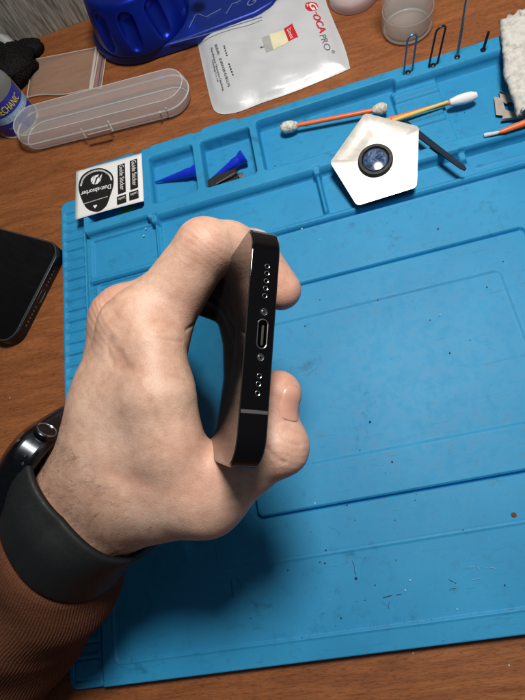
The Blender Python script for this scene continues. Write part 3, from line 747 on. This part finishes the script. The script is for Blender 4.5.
v,f=prism(fo,(0,0,.5)); o=obj('clear_foil',(v,f),clear('foil_clear',lin(190,195,195),.5),smooth=False,bevel=.3); tag(o,'crinkled strip of clear foil over the black wrap','foil')
o=obj('white_scrap',prism([on(25,61,9),on(30,58.5,9.5),on(32,64,8.5),on(26,69,8),on(25,66,8)],(0,0,.8)),PAPER,smooth=False,bevel=.3); tag(o,'tiny white scrap between the black wrap and zip bag','scrap')

# ------------------------------------------------------------------ blue anodised base
c0=np.array([54.,427.,0.]); R0=37.
pts=[]
for k in range(21): a=math.radians(150+ (275-150)*k/20); pts.append(np.array([52+40*math.cos(a),431+38*math.sin(a),0.6]))
pts+= [np.array([61,393.3,.6]),np.array([84,392.5,.6]),np.array([136,394,.6]),np.array([150,398,.6]),np.array([158,410,.6]),np.array([160,462,.6]),np.array([17,462,.6])]
t=thing('blue_holder',(80,425,0),'anodised blue metal holder with fluted drum on a flat base','tool stand')
base_=obj('base_plate',prism(pts,(0,0,8)),ANOD,t,bevel=1.4,angle=30)
def flut(p):
    p=p.astype(np.float32); x=p[:,0]-54; y=p[:,1]-427; zz=p[:,2]
    r=np.hypot(x,y); rr=R0-np.clip((zz-8)/36,0,1)**2*7.0
    d=smax(r-rr,np.maximum(zz-44,8.2-zz),3.0)
    for k in range(10):
        a=math.radians(-96+36*k); cx,cy=math.cos(a),math.sin(a)
        A_=np.array([54+(R0+2.4)*cx,427+(R0+2.4)*cy,17.5]); B_=np.array([54+(R0-3.4)*cx,427+(R0-3.4)*cy,33])
        d=smax(d,-cap(p,A_,B_,5.9,5.9),.8)
    # cut-away ledge where the knob sits
    return d
V,F=surfnets(flut,(12,385,7),(96,469,46),1.5); V,F=subdiv(V,F); V=project(flut,V,3)
obj('drum',(V,F),ANO,t,angle=0)
for (u,v,z_) in ((116,3,30),(196,-18,30)):
    q=on(u,v,z_); kn=obj('knob',lathe(q-np.array([0,0,4]),(0,0,1),[(4.4,0),(4.6,1),(4.6,6),(3.6,7.2),(2.0,7.4),(1.6,6.6),(.1,6.6)],28),GOLD,t)
def line(pts,r=.35,z=8.9): return obj('engraved_line',tube([on(u,v,z) for u,v in pts],r,6),ENGR,base_)
line([(189,28),(195.5,15),(199,14),(206,17),(221,9)]); line([(226,14),(232,4),(238,2),(246,-4)]); line([(170,44),(200,36),(230,27),(262,17)],.3)
o=text('G',on(250,7,8.9),on(257,1,8.9),ENGR,base_,height=5.5)

# ------------------------------------------------------------------ glass jar with liquid, clear dish
jc=np.array([229.6,345.,0.]); r=16.
t=thing('glass_jar',jc,'clear glass jar with a little liquid behind the paper clips','jar')
obj('wall',lathe(jc,(0,0,1),[(r-3,.1),(r-1,.6),(r,2.5),(r,40),(r-1,46),(r-4,50),(r-4,58),(r-5.2,58),(r-5.2,50),(r-2.2,45),(r-1.5,40),(r-1.5,4),(r-3,2.4),(.2,2.0)],56),clear('jar_glass',lin(225,228,228),.03,.02,.35),t,angle=0)
obj('liquid',lathe(jc,(0,0,1),[(.2,2.15),(r-3.1,2.55),(r-1.65,4.1),(r-1.65,14.0),(.2,14.0)],56),clear('liquid_clear',lin(225,225,222),.05,.02,.35),t,angle=50)
obj('rim',tube([jc+np.array([math.cos(a)*(r-.6),math.sin(a)*(r-.6),14.0]) for a in np.linspace(0,2*math.pi,49)],.35,6,False),clear('meniscus',lin(225,225,220),.25),t)
obj('base_ring',tube([jc+np.array([math.cos(a)*(r-1.6),math.sin(a)*(r-1.6),1.4]) for a in np.linspace(0,2*math.pi,49)],.7,6,False),clear('thick_glass',lin(225,225,222),.35),t)
dc=np.array([204.,388.,0.]); o=obj('plastic_dish',lathe(dc,(0,0,1),[(16.5,.1),(17,.8),(16.2,8),(15,12),(13,12.6),(13,11.8),(15.4,7),(15.8,1.2),(.2,1.2)],48),clear('cap_clear',lin(225,205,205),.4),angle=0)
tag(o,'clear plastic dish at the top edge left of the glass jar','dish')

# ------------------------------------------------------------------ clips and pins stuck upright in the mat rim
def clip(u,v,h,label,mat,lean):
    b=on(u,v,13); sx,sy=lean; W_=2.7; e1=nrm((1,.15,0)); up=np.array([sx,sy,1.0]); up=nrm(up)
    P=[]
    for k in range(13): a=math.pi+math.pi*k/12; P.append(b+e1*W_*math.cos(a)+up*(W_+W_*math.sin(a)-1.0))
    for k in range(13): a=math.pi*k/12; P.append(b+e1*W_*math.cos(a)+up*(h-W_+W_*math.sin(a)))
    P.append(P[0])
    t=thing('paper_clip',b,label,'wire clip','wire clips standing upright in the tray rim')
    obj('wire',tube(P,.58,8),mat,t); obj('socket',lathe(b-np.array([0,0,.6]),(0,0,1),[(1.6,0),(1.7,.9),(1.2,1.3),(.1,1.4)],14),DARKW,t)
clip(408,72.5,25,'blue grey upright wire clip in front of the glass jar',simple('blue_wire',lin(90,125,150),.35,metal=.7),(.06,-.02))
clip(433,65.5,25,'dark upright wire clip between the jar and the hex key',DARKW,(.10,-.02))
t=thing('hex_key',on(457,58,13),'thin bent steel key standing upright in the tray rim','hex key')
b=on(457,58,12.5); up=nrm((.04,.06,1)); top=b+up*38
bendp=smoothpath([b,b+up*20,top-up*3,top+np.array([1.8,.3,-.6]),top+np.array([5,1,0]),top+np.array([32,8,1])],5)
obj('shaft',tube(bendp,.75,6),WIRE,t); obj('socket',lathe(b,(0,0,1),[(1.6,0),(1.7,.9),(1.2,1.3),(.1,1.4)],14),DARKW,t)
b=on(483,50.5,12.8); t=thing('pin',b,'short dark pin standing beside the paper towel','pin'); obj('shank',tube([b,b+np.array([1.2,.2,11.5])],.8,8),DARKW,t); obj('foot',lathe(b-np.array([0,0,.2]),(0,0,1),[(1.5,0),(1.6,.9),(1.0,1.5),(.1,1.6)],14),DARKW,t)

# ------------------------------------------------------------------ paper towel
v=[];f=[];n1,n2=60,70
edge=[(518,112),(511,92),(504.5,70),(503,48),(499.5,20)]
ev=smoothpath([np.array([*p,0.]) for p in edge],20); 
for j in range(n2+1):
    k=j/n2*(len(ev)-1); i0=int(k); e=ev[min(i0,len(ev)-1)]; zed=19-3*(1-j/n2)
    E_=on(e[0],e[1],zed)
    for i in range(n1+1):
        s=i/n1; q=E_+np.array([s*75,s*6-(1-j/n2)*s*2,0.])
        if j in(0,n2): q[1]+=(1.0 if (i//1)%4<2 else -.6)*(1 if j==n2 else -1)
        nz=.9*math.sin(q[0]*.42+q[1]*.21)+.8*math.sin(q[1]*.5-q[0]*.17+2)+.5*math.sin(q[0]*1.3+q[1]*.9)+.4*math.sin(q[1]*1.6-q[0]*.8)
        q[2]+=nz*.7+4*s*(1-s)-(2.2 if i==0 else (.6 if i==1 else 0)); v.append(q)
for j in range(n2):
    for i in range(n1): k=j*(n1+1)+i; f.append([k,k+1,k+n1+2,k+n1+1])
o=obj('paper_towel',(v,f),TOWEL,angle=0); sm=o.modifiers.new('solid','SOLIDIFY'); sm.thickness=1.4*S; sm.offset=-1; tag(o,'grimy grey folded paper towel at the top right corner of the mat','paper towel')

# ------------------------------------------------------------------ phones
def phone(name,label,O,E,L,T,We,Ln,Th,r,spec):
    """O: corner of the bottom face on the back side, E: along the width, L: along the length, T: back to screen"""
    t=thing(name,O+E*We/2+L*Ln/2,label,'phone')
    c=O+E*We/2+L*Ln/2
    def body(inset,t0,t1,rr): return prism(rrect(c+T*t0,E,L,We-2*inset,Ln-2*inset,rr,12),T*(t1-t0))
    fr=obj('frame',body(0,.25,Th-.25,r),spec['frame'],t,bevel=.35,angle=30)
    obj('back_glass',body(.55,0,.5,r-.55),spec['back'],t,bevel=.2,angle=30)
    obj('screen',body(.45,Th-.5,Th,r-.45),spec['screen'],t,bevel=.2,angle=30)
    mid=O+T*Th/2
    return t,fr
# the held phone, seen on its bottom edge
Tn=nrm(RC.T@np.array([.9594,.1135,.2577])); Ln_=nrm(RC.T@np.array([-.272,.1375,.952])); En=nrm(RC.T@np.array([.0725,-.984,.163]))
Ln_=nrm(Ln_-Tn*(Ln_@Tn)); En=nrm(np.cross(Ln_,Tn)); En=En if En@(RC.T@np.array([0,-1,0]))>0 else -En
B0=at(227,467,129.)-Ln_*9
ph,fr=phone('smartphone','black smartphone held in the hand with its charging port facing the camera',B0,En,Ln_,Tn,64.2,131.5,7.65,9.0,dict(frame=STEELBLK,back=BACKG,screen=BLACKGLASS))
nb=-Ln_
def bp(u,v,h=.02): return onpl(u,v,B0+nb*h,nb)
for u,v in ((267.4,266.4),(267,273.3),(266.3,281),(265.6,288.3),(264.8,295.9),(259.4,376),(258.5,384),(257.6,393.3)):
    q=bp(u,v,0); o=obj('speaker_hole',lathe(q-nb*.02,nb,[(.42,0),(.62,0),(.66,.07),(.6,.10),(.40,.02)],20,False),CHROME,ph); obj('hole',lathe(q+nb*.01,nb,[(.44,.02),(.43,.035),(.1,.035)],16),VOID,o)
for u,v in ((264,312),(260.6,357.5)):
    q=bp(u,v,0); o=obj('screw',lathe(q-nb*.02,nb,[(.01,.10),(.55,.08),(.62,.02),(.80,.02),(.95,.10),(.9,.13),(.8,.05)],22,False),CHROME,ph)
    obj('recess',lathe(q+nb*.13,nb,[(.3,0),(.28,.03),(.05,.03)],5),VOID,o)
q=bp(262.3,334,0); pw=7.0
outr=rrect(q+nb*.02,En,Tn,pw+.5,2.55,1.25,10); B=MB(); B.add(*tube(outr+[outr[0]],.2,8,False)); po=obj('charging_port',B.vf,CHROME,ph)
obj('port_opening',prism(rrect(q,En,Tn,pw,2.1,1.02,10),nb*.03),VOID,po,smooth=False)
obj('port_contact',prism(rrect(q+En*(-.3)+nb*.03,En,Tn,5.2,.6,.25,4),nb*.04),simple('contact_grey',lin(70,68,66),.4,metal=.6,nz=.3,nscale=2500),po,smooth=False)
al=B0+En*((bp(254,410)-B0)@En); obj('antenna_line',prism([al+Tn*.35+nb*.0,al+Tn*(7.65-.35),al+Tn*(7.65-.35)-En*.9,al+Tn*.35-En*.9],nb*.02),simple('antenna',lin(62,60,62),.5),ph,smooth=False)
# the phone lying at the left
z2=8.2
c_tr=on(64,240,z2); c_b=on(8,350,z2); 
E2=nrm((c_b-c_tr)*np.array([1,1,0])); L2=nrm(np.cross((0,0,1.),E2)); L2=L2 if L2[0]<0 else -L2; T2=np.array([0,0,1.])
mid=(c_tr+c_b)/2
O2=np.array([*(mid-E2*36.2)[:2],0.3])+L2*-.5
ph2,fr2=phone('smartphone','black smartphone lying face up on the wood at the left edge',O2,E2,L2,T2,72.4,148,8.0,10.5,dict(frame=simple('matte_black_frame',lin(40,44,50),.3,metal=.7),back=BLACKGLASS,screen=BLACKGLASS))
o=obj('bezel',tube((lambda q:q+[q[0]])(rrect(O2+E2*36.2+L2*74+T2*8.1,E2,L2,70.6,146.2,9.6,12)),.45,6,False),simple('bezel_grey',lin(96,98,102),.25,metal=.6),ph2)
for s in list(range(-8,-2))+list(range(3,9)):
    q=O2+E2*(36.2+s*2.6)+T2*4; obj('speaker_hole',lathe(q-L2*.0,-L2,[(.45,0),(.7,.02),(.72,.1),(.5,.05)],14),STEEL,ph2)
q=O2+E2*36.2+T2*4; outr=rrect(q-L2*.03,E2,T2,9.4,3.2,1.55,8); obj('charging_port',tube(outr+[outr[0]],.2,6,False),STEEL,ph2)

# ------------------------------------------------------------------ the hand (one continuous surface)
W_=at(93,503,182); Fo=at(30,600,210); ax_arm=nrm(W_-Fo)
nd=nrm(RC.T@np.array([-.807,-.59,0.])); nd=nrm(nd-ax_arm*(nd@ax_arm)); rd=nrm(np.cross(ax_arm,nd)); 
if rd@nrm(CAM-W_)<0: rd=-rd
f32=lambda a:np.asarray(a,np.float32)
Imcp=at(146,333,168); Ipip=at(205,248,162); Imid=at(229,249,168); Idip=at(253,254,177); Itip=at(281,290,178)
Mmcp=at(126,326,188); Mpip=at(187,276,184); Mdip=at(236,264,192); Mtip=at(250,300,196)
Rmcp=at(121,334,212); Rpip=at(172,286,205); Rdip=at(222,276,213); Rtip=at(238,308,216)
Lmcp=at(128,346,226); Lpip=at(160,300,224); Ldip=at(205,298,232); Ltip=at(222,325,234)
CMC=at(138,493,172); Tmcp=at(206,496,159); Tip_=at(274,444,150); Tn1=at(270,416,152); Ttip=at(278,394,151.5)
def arm(p):
    A_=W_-ax_arm*130; q=(p-f32(A_)); t_=q@f32(ax_arm); a=q@f32(nd); b=q@f32(rd)
    k=np.clip(t_/130,0,1.0); sa=23.5-(k-.0)*3.2; sb=29-k*3.5
    r=np.sqrt((a/sa)**2+(b/sb)**2)+1e-6; dd=(r-1)*np.minimum(sa,sb)
    return smax(dd,np.maximum(-t_,t_-134),6)
def hand(p):
    p=f32(p)
    d=arm(p)
    pm=cap(p,at(100,470,174),Imcp,17,12.6)
    pm=smin(pm,cap(p,at(98,480,190),Mmcp,17,12.3),6); pm=smin(pm,cap(p,at(102,490,204),Rmcp,16,11.6),6); pm=smin(pm,cap(p,at(108,497,214),Lmcp,15,10.6),6)
    d=smin(d,pm,14)
    # thumb side: thenar and web
    d=smin(d,cap(p,CMC,Tmcp,17,11.6),12)
    d=smin(d,cap(p,at(152,350,158),at(159,398,154),10.8,9.6),8)
    d=smin(d,cap(p,at(159,398,154),at(174,447,153),9.6,8.2),8); d=smin(d,cap(p,at(172,447,153),at(188,484,156),8.0,9.2),8)
    d=smin(d,cap(p,at(128,505,192),at(136,460,200),14,11),10)
    d=smin(d,cap(p,at(126,400,168),at(148,475,166),14,14),14); d=smin(d,cap(p,at(138,372,170),at(126,440,172),11,14),12)
    th=cap(p,Tmcp,Tip_,11.2,9.0); th=smin(th,cap(p,Tip_,Tn1,8.9,7.7),3.0); th=smin(th,cap(p,Tn1,Ttip,7.7,7.2),3)
    th=smin(th,cap(p,at(287,447,149),at(286,452,149),5.4,5.4),5)
    d=smin(d,th,7)
    # fingers
    ix=cap(p,Imcp,Ipip,12.2,9.4); ix=smin(ix,cap(p,Ipip,Imid,9.5,8.8),2.2); ix=smin(ix,cap(p,Imid,Idip,8.8,8.3),2.5); ix=smin(ix,cap(p,Idip,Itip,8.2,7.2),2.5)
    mf=cap(p,Mmcp,Mpip,12.0,9.4); mf=smin(mf,cap(p,Mpip,Mdip,9.0,8.2),2.2); mf=smin(mf,cap(p,Mdip,Mtip,8.2,7.2),2.2)
    rf=cap(p,Rmcp,Rpip,11.4,9.0); rf=smin(rf,cap(p,Rpip,Rdip,8.6,7.8),2.2); rf=smin(rf,cap(p,Rdip,Rtip,7.8,7.0),2.2)
    lf=cap(p,Lmcp,Lpip,10.4,8.2); lf=smin(lf,cap(p,Lpip,Ldip,7.8,7.0),2.2); lf=smin(lf,cap(p,Ldip,Ltip,7.0,6.4),2.2)
    # knuckle of the index finger
    kn=cap(p,at(130,326,163),at(137,318,162),9.4,8.4)
    fg=smin(smin(ix,mf,1.4),smin(rf,lf,1.4),1.4)
    d=smin(d,fg,6); d=smin(d,kn,7)
    d=smin(d,cap(p,at(119,314,184),at(122,309,184),8.6,8.0),6)
    return d
creases=[  # (pixel path, depth guess, strength, width)
 ([(285,462),(276,458),(268,450),(262,440)],140,.35,1.3),([(300,446),(290,444),(282,436)],141,.2,1.0),([(146,333),(158,337),(172,340),(186,341)],160,.28,.9),([(168,373),(178,378),(187,380)],158,.25,.9),([(110,338),(108,350),(113,366)],165,.5,1.8),([(190,330),(197,326),(200,322)],160,.4,1.0),
 ([(276,400+24),(286,420)],141,.12,.8),([(262,398+30),(290,436)],141,.12,.8),([(264,428),(280,429),(290,425)],141,.15,1.0),
 ([(232,500),(240,492),(246,482)],145,.25,2.0),
 ([(112,344),(116,356),(122,366)],165,.55,3.2),([(120,352),(125,362),(131,368)],163,.4,2.4),
 ([(150,402),(158,420),(166,436)],160,.25,2.5),([(112,470),(128,480),(150,486)],160,.5,5),
]
KV,KF=surfnets(hand,tuple(np.minimum.reduce([W_-ax_arm*140,Imcp,Itip,Ttip,Tmcp,Lmcp,Rtip,Ltip,CMC])-34),tuple(np.maximum.reduce([W_,Imcp,Itip,Ttip,Tmcp,Tip_,Lmcp,Ipip,CMC])+26),2.0)
KV=relax(KV,KF,1); KV=project(hand,KV,2); KV,KF=subdiv(KV,KF); KV=project(hand,KV,2); KV=relax(KV,KF,1,.4); KV,KF=subdiv(KV,KF); KV=project(hand,KV,1)
# keep the outermost shell only, soften junctions
def vnormals(V,F):
    n=np.cross(V[F[:,2]]-V[F[:,0]],V[F[:,3]]-V[F[:,1]]); N=np.zeros_like(V)
    for k in range(4): np.add.at(N,F[:,k],n)
    return N/(np.linalg.norm(N,axis=1)[:,None]+1e-9)
NV=vnormals(KV,KF); s=np.sign(np.mean(np.einsum('ij,ij->i',NV,np.stack([hand(KV+np.eye(3)[i]*.2)-hand(KV-np.eye(3)[i]*.2) for i in range(3)],1)))); 
if s<0: KF=KF[:,::-1]; NV=-NV
# project to photo pixels for crease placement on the lit side
def pix(V): q=(V-CAM)@RC.T; return q[:,:2]/q[:,2:3]*FPX+np.array([262.5,350]),q[:,2]
PX,DP=pix(KV)
facing=np.einsum('ij,ij->i',NV,CAM-KV)>0
disp=np.zeros(len(KV)); tint=np.zeros((len(KV),4)); tint[:,3]=1
def segd(P,pts):
    best=np.full(len(P),1e9)
    for a,b in zip(pts[:-1],pts[1:]):
        ab=b-a; t_=np.clip(((P-a)@ab)/(ab@ab),0,1); best=np.minimum(best,np.linalg.norm(P-a-t_[:,None]*ab,axis=1))
    return best
for pts,dg,st,wd in creases:
    # find the surface under each crease pixel
    P3=[]
    for u,v in pts:
        dd=np.hypot(PX[:,0]-u,PX[:,1]-v); c=np.where((dd<4)&facing)[0]
        if len(c)==0: continue
        P3.append(KV[c[np.argmin(DP[c]+dd[c]*.5)]])
    if len(P3)<2: continue
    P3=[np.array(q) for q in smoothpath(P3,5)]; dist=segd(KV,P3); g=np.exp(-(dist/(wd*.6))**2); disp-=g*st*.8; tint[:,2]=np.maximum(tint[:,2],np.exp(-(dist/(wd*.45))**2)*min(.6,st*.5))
def glow(p,r): return np.exp(-((np.linalg.norm(KV-np.asarray(p),axis=1)/r)**2))
for p,r,sv in ((at(104,300,183),11,.55),(at(120,318,163),11,.30),(at(205,228,154),12,.20),(Itip,11,.55),(Ttip,11,.55),(at(300,448,146),8,.35),(at(205,462,153),12,.30),(Mpip,10,.4),(at(196,310,155),12,.2),(at(190,470,152),10,.25)): tint[:,0]=np.maximum(tint[:,0],glow(p,r)*sv)
tw=np.clip(((W_+ax_arm*34-KV)@ax_arm)/55,0,1); tint[:,1]=np.clip(tw*1.15,0,1)*.8  # darker tan towards the wrist, light falloff there put into the skin tint
# low relief: tendons, veins
h1=.06*np.sin(KV@np.array([.33,.21,.17])+1.0)*np.sin(KV@np.array([-.15,.29,.24]))
h2=.0*np.sin(KV@np.array([1.1,.7,.3]))*np.sin(KV@np.array([-.6,1.2,.5])+2)
disp+=h1+h2
# wrinkles over the bent knuckles
for c,dirv,wv,amp,rad in ((at(118,332,162),nrm(Ipip-Imcp),2.4,.07,11),(at(203,236,153),nrm(Ipip-Imcp),1.9,.06,8),(at(102,312,178),nrm(Mpip-Mmcp),2.2,.07,10),(at(290,447,143),nrm(Ttip-Tip_),2.2,.04,7)):
    q=KV-np.asarray(c); disp+=amp*np.sin(q@dirv*2*math.pi/wv+1.5*np.sin(q[:,0]*.6))*np.exp(-(np.linalg.norm(q,axis=1)/rad)**2)
KV2=KV+NV*disp[:,None]
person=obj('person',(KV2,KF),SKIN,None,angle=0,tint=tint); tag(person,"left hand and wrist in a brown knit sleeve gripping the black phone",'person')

# thumb nail: a thin curved plate on the surface
tax=nrm(Ttip-Tn1); nn=nrm(RC.T@np.array([.85,-.12,-1.0])); nn=nrm(nn-tax*(nn@tax)); side=np.cross(tax,nn)
cc=Ttip-tax*.4
v=[];f=[];na,nb_=16,14
for i in range(na+1):
    for j in range(nb_+1):
        a=(i/na*2-1); b=(j/nb_*2-1); 
        a2=a*(1-.10*b*b); ln=4.9; 
        ang=b*.60*(1-.05*a*a) ; bb=math.copysign(abs(b)**1.0,b)
        rn=math.sqrt(max(0,1-abs(a)**3.2*.0)); 
        dr=nn*math.cos(ang)+side*math.sin(ang)
        edge=(abs(a)**3+abs(b)**3)**(1/3)
        if edge>1: k=1/edge; aa=a*k; ang=b*k*.60; dr=nn*math.cos(ang)+side*math.sin(ang)
        else: aa=a
        p=cc+tax*aa*ln+dr*16
        for _ in range(40): 
            dd=float(hand(p[None])[0]); 
            if dd<.05: break
            p=p-dr*dd*.8
        v.append(p-dr*(.30)+dr*.42*(1-edge**6 if edge<1 else 0))
for i in range(na):
    for j in range(nb_): k=i*(nb_+1)+j; f.append([k,k+1,k+nb_+2,k+nb_+1])
o=obj('fingernail',(v,f),NAIL,person,angle=0); sm=o.modifiers.new('solid','SOLIDIFY'); sm.thickness=.35*S; sm.offset=0

# wrist hair
B=[];Fh=[]
cand=np.where((tw>.0)&facing&(PX[:,0]>30)&(PX[:,0]<165)&(PX[:,1]>380)&(PX[:,1]<560)&(rng.random(len(tw))<(.25+tw)))[0]
sel=rng.choice(cand,650); k0=0
Hv=[];Hf=[]
for s_ in sel:
    p=KV2[s_]; n_=NV[s_]; d=nrm(-nd*-.35+ax_arm*-.35+rng.normal(0,.26,3)-n_*0); d=nrm(d-n_*(d@n_)); Lh=rng.uniform(2.0,4.6); cv=nrm(np.cross(n_,d))*rng.normal(0,.2)
    pts=[p+n_*.05+d*Lh*t_+cv*Lh*t_*t_+n_*(1.1*math.sin(t_*2.4)*.7) for t_ in (0,.33,.66,1)]
    vv,ff=tube(pts,[.026,.024,.018,.008],3,False); Hv+=vv; Hf+=[[i+k0 for i in q] for q in ff]; k0+=len(vv)
o=obj('arm_hair',(Hv,Hf),HAIR,person,angle=0); o['kind']='stuff'

# ------------------------------------------------------------------ sleeve
cufc=W_-ax_arm*19
ns,nr_=720,150; th=np.linspace(0,2*math.pi,ns,endpoint=False)
mcut=nrm(RC.T@np.array([.66,-.68,-.30]))
Vs=[];Ts=[]
for i in range(nr_+1):
    s=i/nr_*150.0
    c=cufc-ax_arm*s+nd*(-3.2*math.sin(min(s,34)/34*math.pi)*.5)
    k=min(1,s/40); sa=23.3+5.0*k+.02*s; sb=29.0+3.2*k
    rowsh=0
    fold=1.3*math.sin(s*.16+.6)*np.sin(th*1+.5)+1.0*np.sin(s*.11+th*2+1)*min(1,s/20)+1.6*np.exp(-((s-18)/9)**2)*np.clip(np.cos(th-math.pi),0,1)
    edge=math.sin(min(s,3)/3*math.pi/2); lip=-1.2*(1-edge)
    rib=np.sin(th*146+.7*np.sin(s*.31+th*9)+.5*np.sin(s*.13-th*5))*(.75+.25*np.sin(s*.9+th*23))
    rr=fold*min(1,s/10)+lip+rib*(.22 if s<3 else .20)+.15*np.sin(th*7+s*.05)
    # oblique cuff: shear the ring along the arm
    x=(sa+rr)*np.cos(th); y=(sb+rr)*np.sin(th)
    sh=(x*(nd@(-mcut))+y*(rd@(-mcut)))/(ax_arm@mcut)*.75*math.exp(-s/90)
    P=c+np.outer(x,nd)+np.outer(y,rd)+np.outer(sh,ax_arm)
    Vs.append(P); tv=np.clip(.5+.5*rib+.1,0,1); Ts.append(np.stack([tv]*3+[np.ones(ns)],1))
# inner return of the cuff
Vin=[]
for s in (0.,6.,16.):
    c=cufc-ax_arm*s; sa,sb=21.6,27.2; x=sa*np.cos(th); y=sb*np.sin(th); sh=(x*(nd@(-mcut))+y*(rd@(-mcut)))/(ax_arm@mcut)*.75
    Vin.append(c+np.outer(x,nd)+np.outer(y,rd)+np.outer(sh,ax_arm))
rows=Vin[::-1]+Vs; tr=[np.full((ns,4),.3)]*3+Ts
Vq=np.concatenate(rows); Tq=np.concatenate(tr); NR_=len(rows)
a=np.arange(ns); b=(a+1)%ns; Fq=np.concatenate([np.stack([i*ns+a,(i+1)*ns+a,(i+1)*ns+b,i*ns+b],1) for i in range(NR_-1)])
Vq[:,2]=np.maximum(Vq[:,2],.4)
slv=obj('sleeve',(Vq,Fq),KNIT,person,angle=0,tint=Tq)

# ------------------------------------------------------------------ smart watch
wt=thing('smartwatch',W_-nd*0-ax_arm*12,'dark smartwatch with a black rubber strap worn on the wrist','watch')
E1=at(30,460,163); E2_=at(62,530,157)
mb=nrm(RC.T@np.array([.72,-.66,-.22])); Pc=at(62,523,157)-mb*12.5
# strap: ring of points where the plane meets the arm
c_on=W_-ax_arm*(((W_-Pc)@mb)/(ax_arm@mb)); e1=nrm(nd-mb*(nd@mb)); e2=np.cross(mb,e1)
NB=120; rings=[]
offs=[(-13,.0),(-13,1.2),(-12.7,1.8),(-12.1,2.2),(-11,2.45),(-8,2.6),(-4,2.65),(0,2.7),(4,2.65),(8,2.6),(11,2.45),(12.1,2.2),(12.7,1.8),(13,1.2),(13,.0),(0,0.)]
Vb=[];
for k in range(NB):
    a=2*math.pi*k/NB; dr=e1*math.cos(a)+e2*math.sin(a); 
    for (o1,o2) in offs:
        p=c_on+mb*o1+dr*48
        for _ in range(30):
            dd=float(hand(p[None].astype(np.float32))[0])
            if dd<.7: break
            p=p-dr*(dd-.6)*.8
        lift=5.6*max(0,1-(min(k,NB-k)*360/NB)/78)**.8 if k*360/NB<78 or k*360/NB>282 else 0
        Vb.append((p,dr,o2+lift+.3))
Vb_=np.array([p for p,_,_ in Vb]).reshape(NB,len(offs),3)
for _ in range(14): Vb_=(np.roll(Vb_,1,0)+np.roll(Vb_,-1,0)+2*Vb_)/4
Vb_=Vb_+np.array([d*o for _,d,o in Vb]).reshape(NB,len(offs),3)
no=len(offs); Vf=Vb_.reshape(-1,3); Fb=[]
for k in range(NB):
    for j in range(no): Fb.append([k*no+j,k*no+(j+1)%no,((k+1)%NB)*no+(j+1)%no,((k+1)%NB)*no+j])
strap=obj('strap',(Vf,Fb),RUBBER,wt,angle=0)
wa=nrm(RC.T@np.array([.54,-.80,-.22])); wn=nrm(RC.T@np.array([-.83,-.56,-.02])); wn=nrm(wn-wa*(wn@wa)); wr=np.cross(wa,wn); wr=wr if wr@nrm(CAM-W_)>0 else -wr
near=at(3,486,165); wc=near-wr*21.5
cs=obj('case',prism(rrect(wc-wn*5.2,wa,wr,38,44,10,10),wn*9.6),CASEM,wt,bevel=2.4,angle=30); cs.modifiers['bevel'].segments=5
obj('screen',prism(rrect(wc+wn*4.0,wa,wr,35.5,41.5,9,10),wn*1.6),WGLASS,wt,bevel=.9,angle=30)
q=wc+wa*19+wr*13.0-wn*.8
cw=obj('crown',lathe(q-wa*1,wa,[(3.4,0),(3.6,.5),(3.6,2.2),(3.2,2.7),(3.0,2.7),(2.8,2.5),(.1,2.5)],32),CASEM,wt); obj('crown_ring',tube((lambda z:z+[z[0]])([q+wa*1.7+(wr*math.cos(t_)+wn*math.sin(t_))*3.25 for t_ in np.linspace(0,2*math.pi,28,endpoint=False)]),.28,6,False),CHROME,cw)
q=wc+wa*19-wr*6-wn*.6; obj('side_button',prism(rrect(q-wa*.5,wr,wn,11,2.6,1.2,6),wa*1.1),CASEM,wt,bevel=.3)
q=near+wa*9.0-wn*2.6
for k in range(3): obj('speaker_slot',prism(rrect(q+wa*(k*3.2-1)+wn*(.6*k)+wr*.05,wa,wn,1.3,.7,.33,4),wr*.25),CHROME if k else VOID,wt,smooth=False)
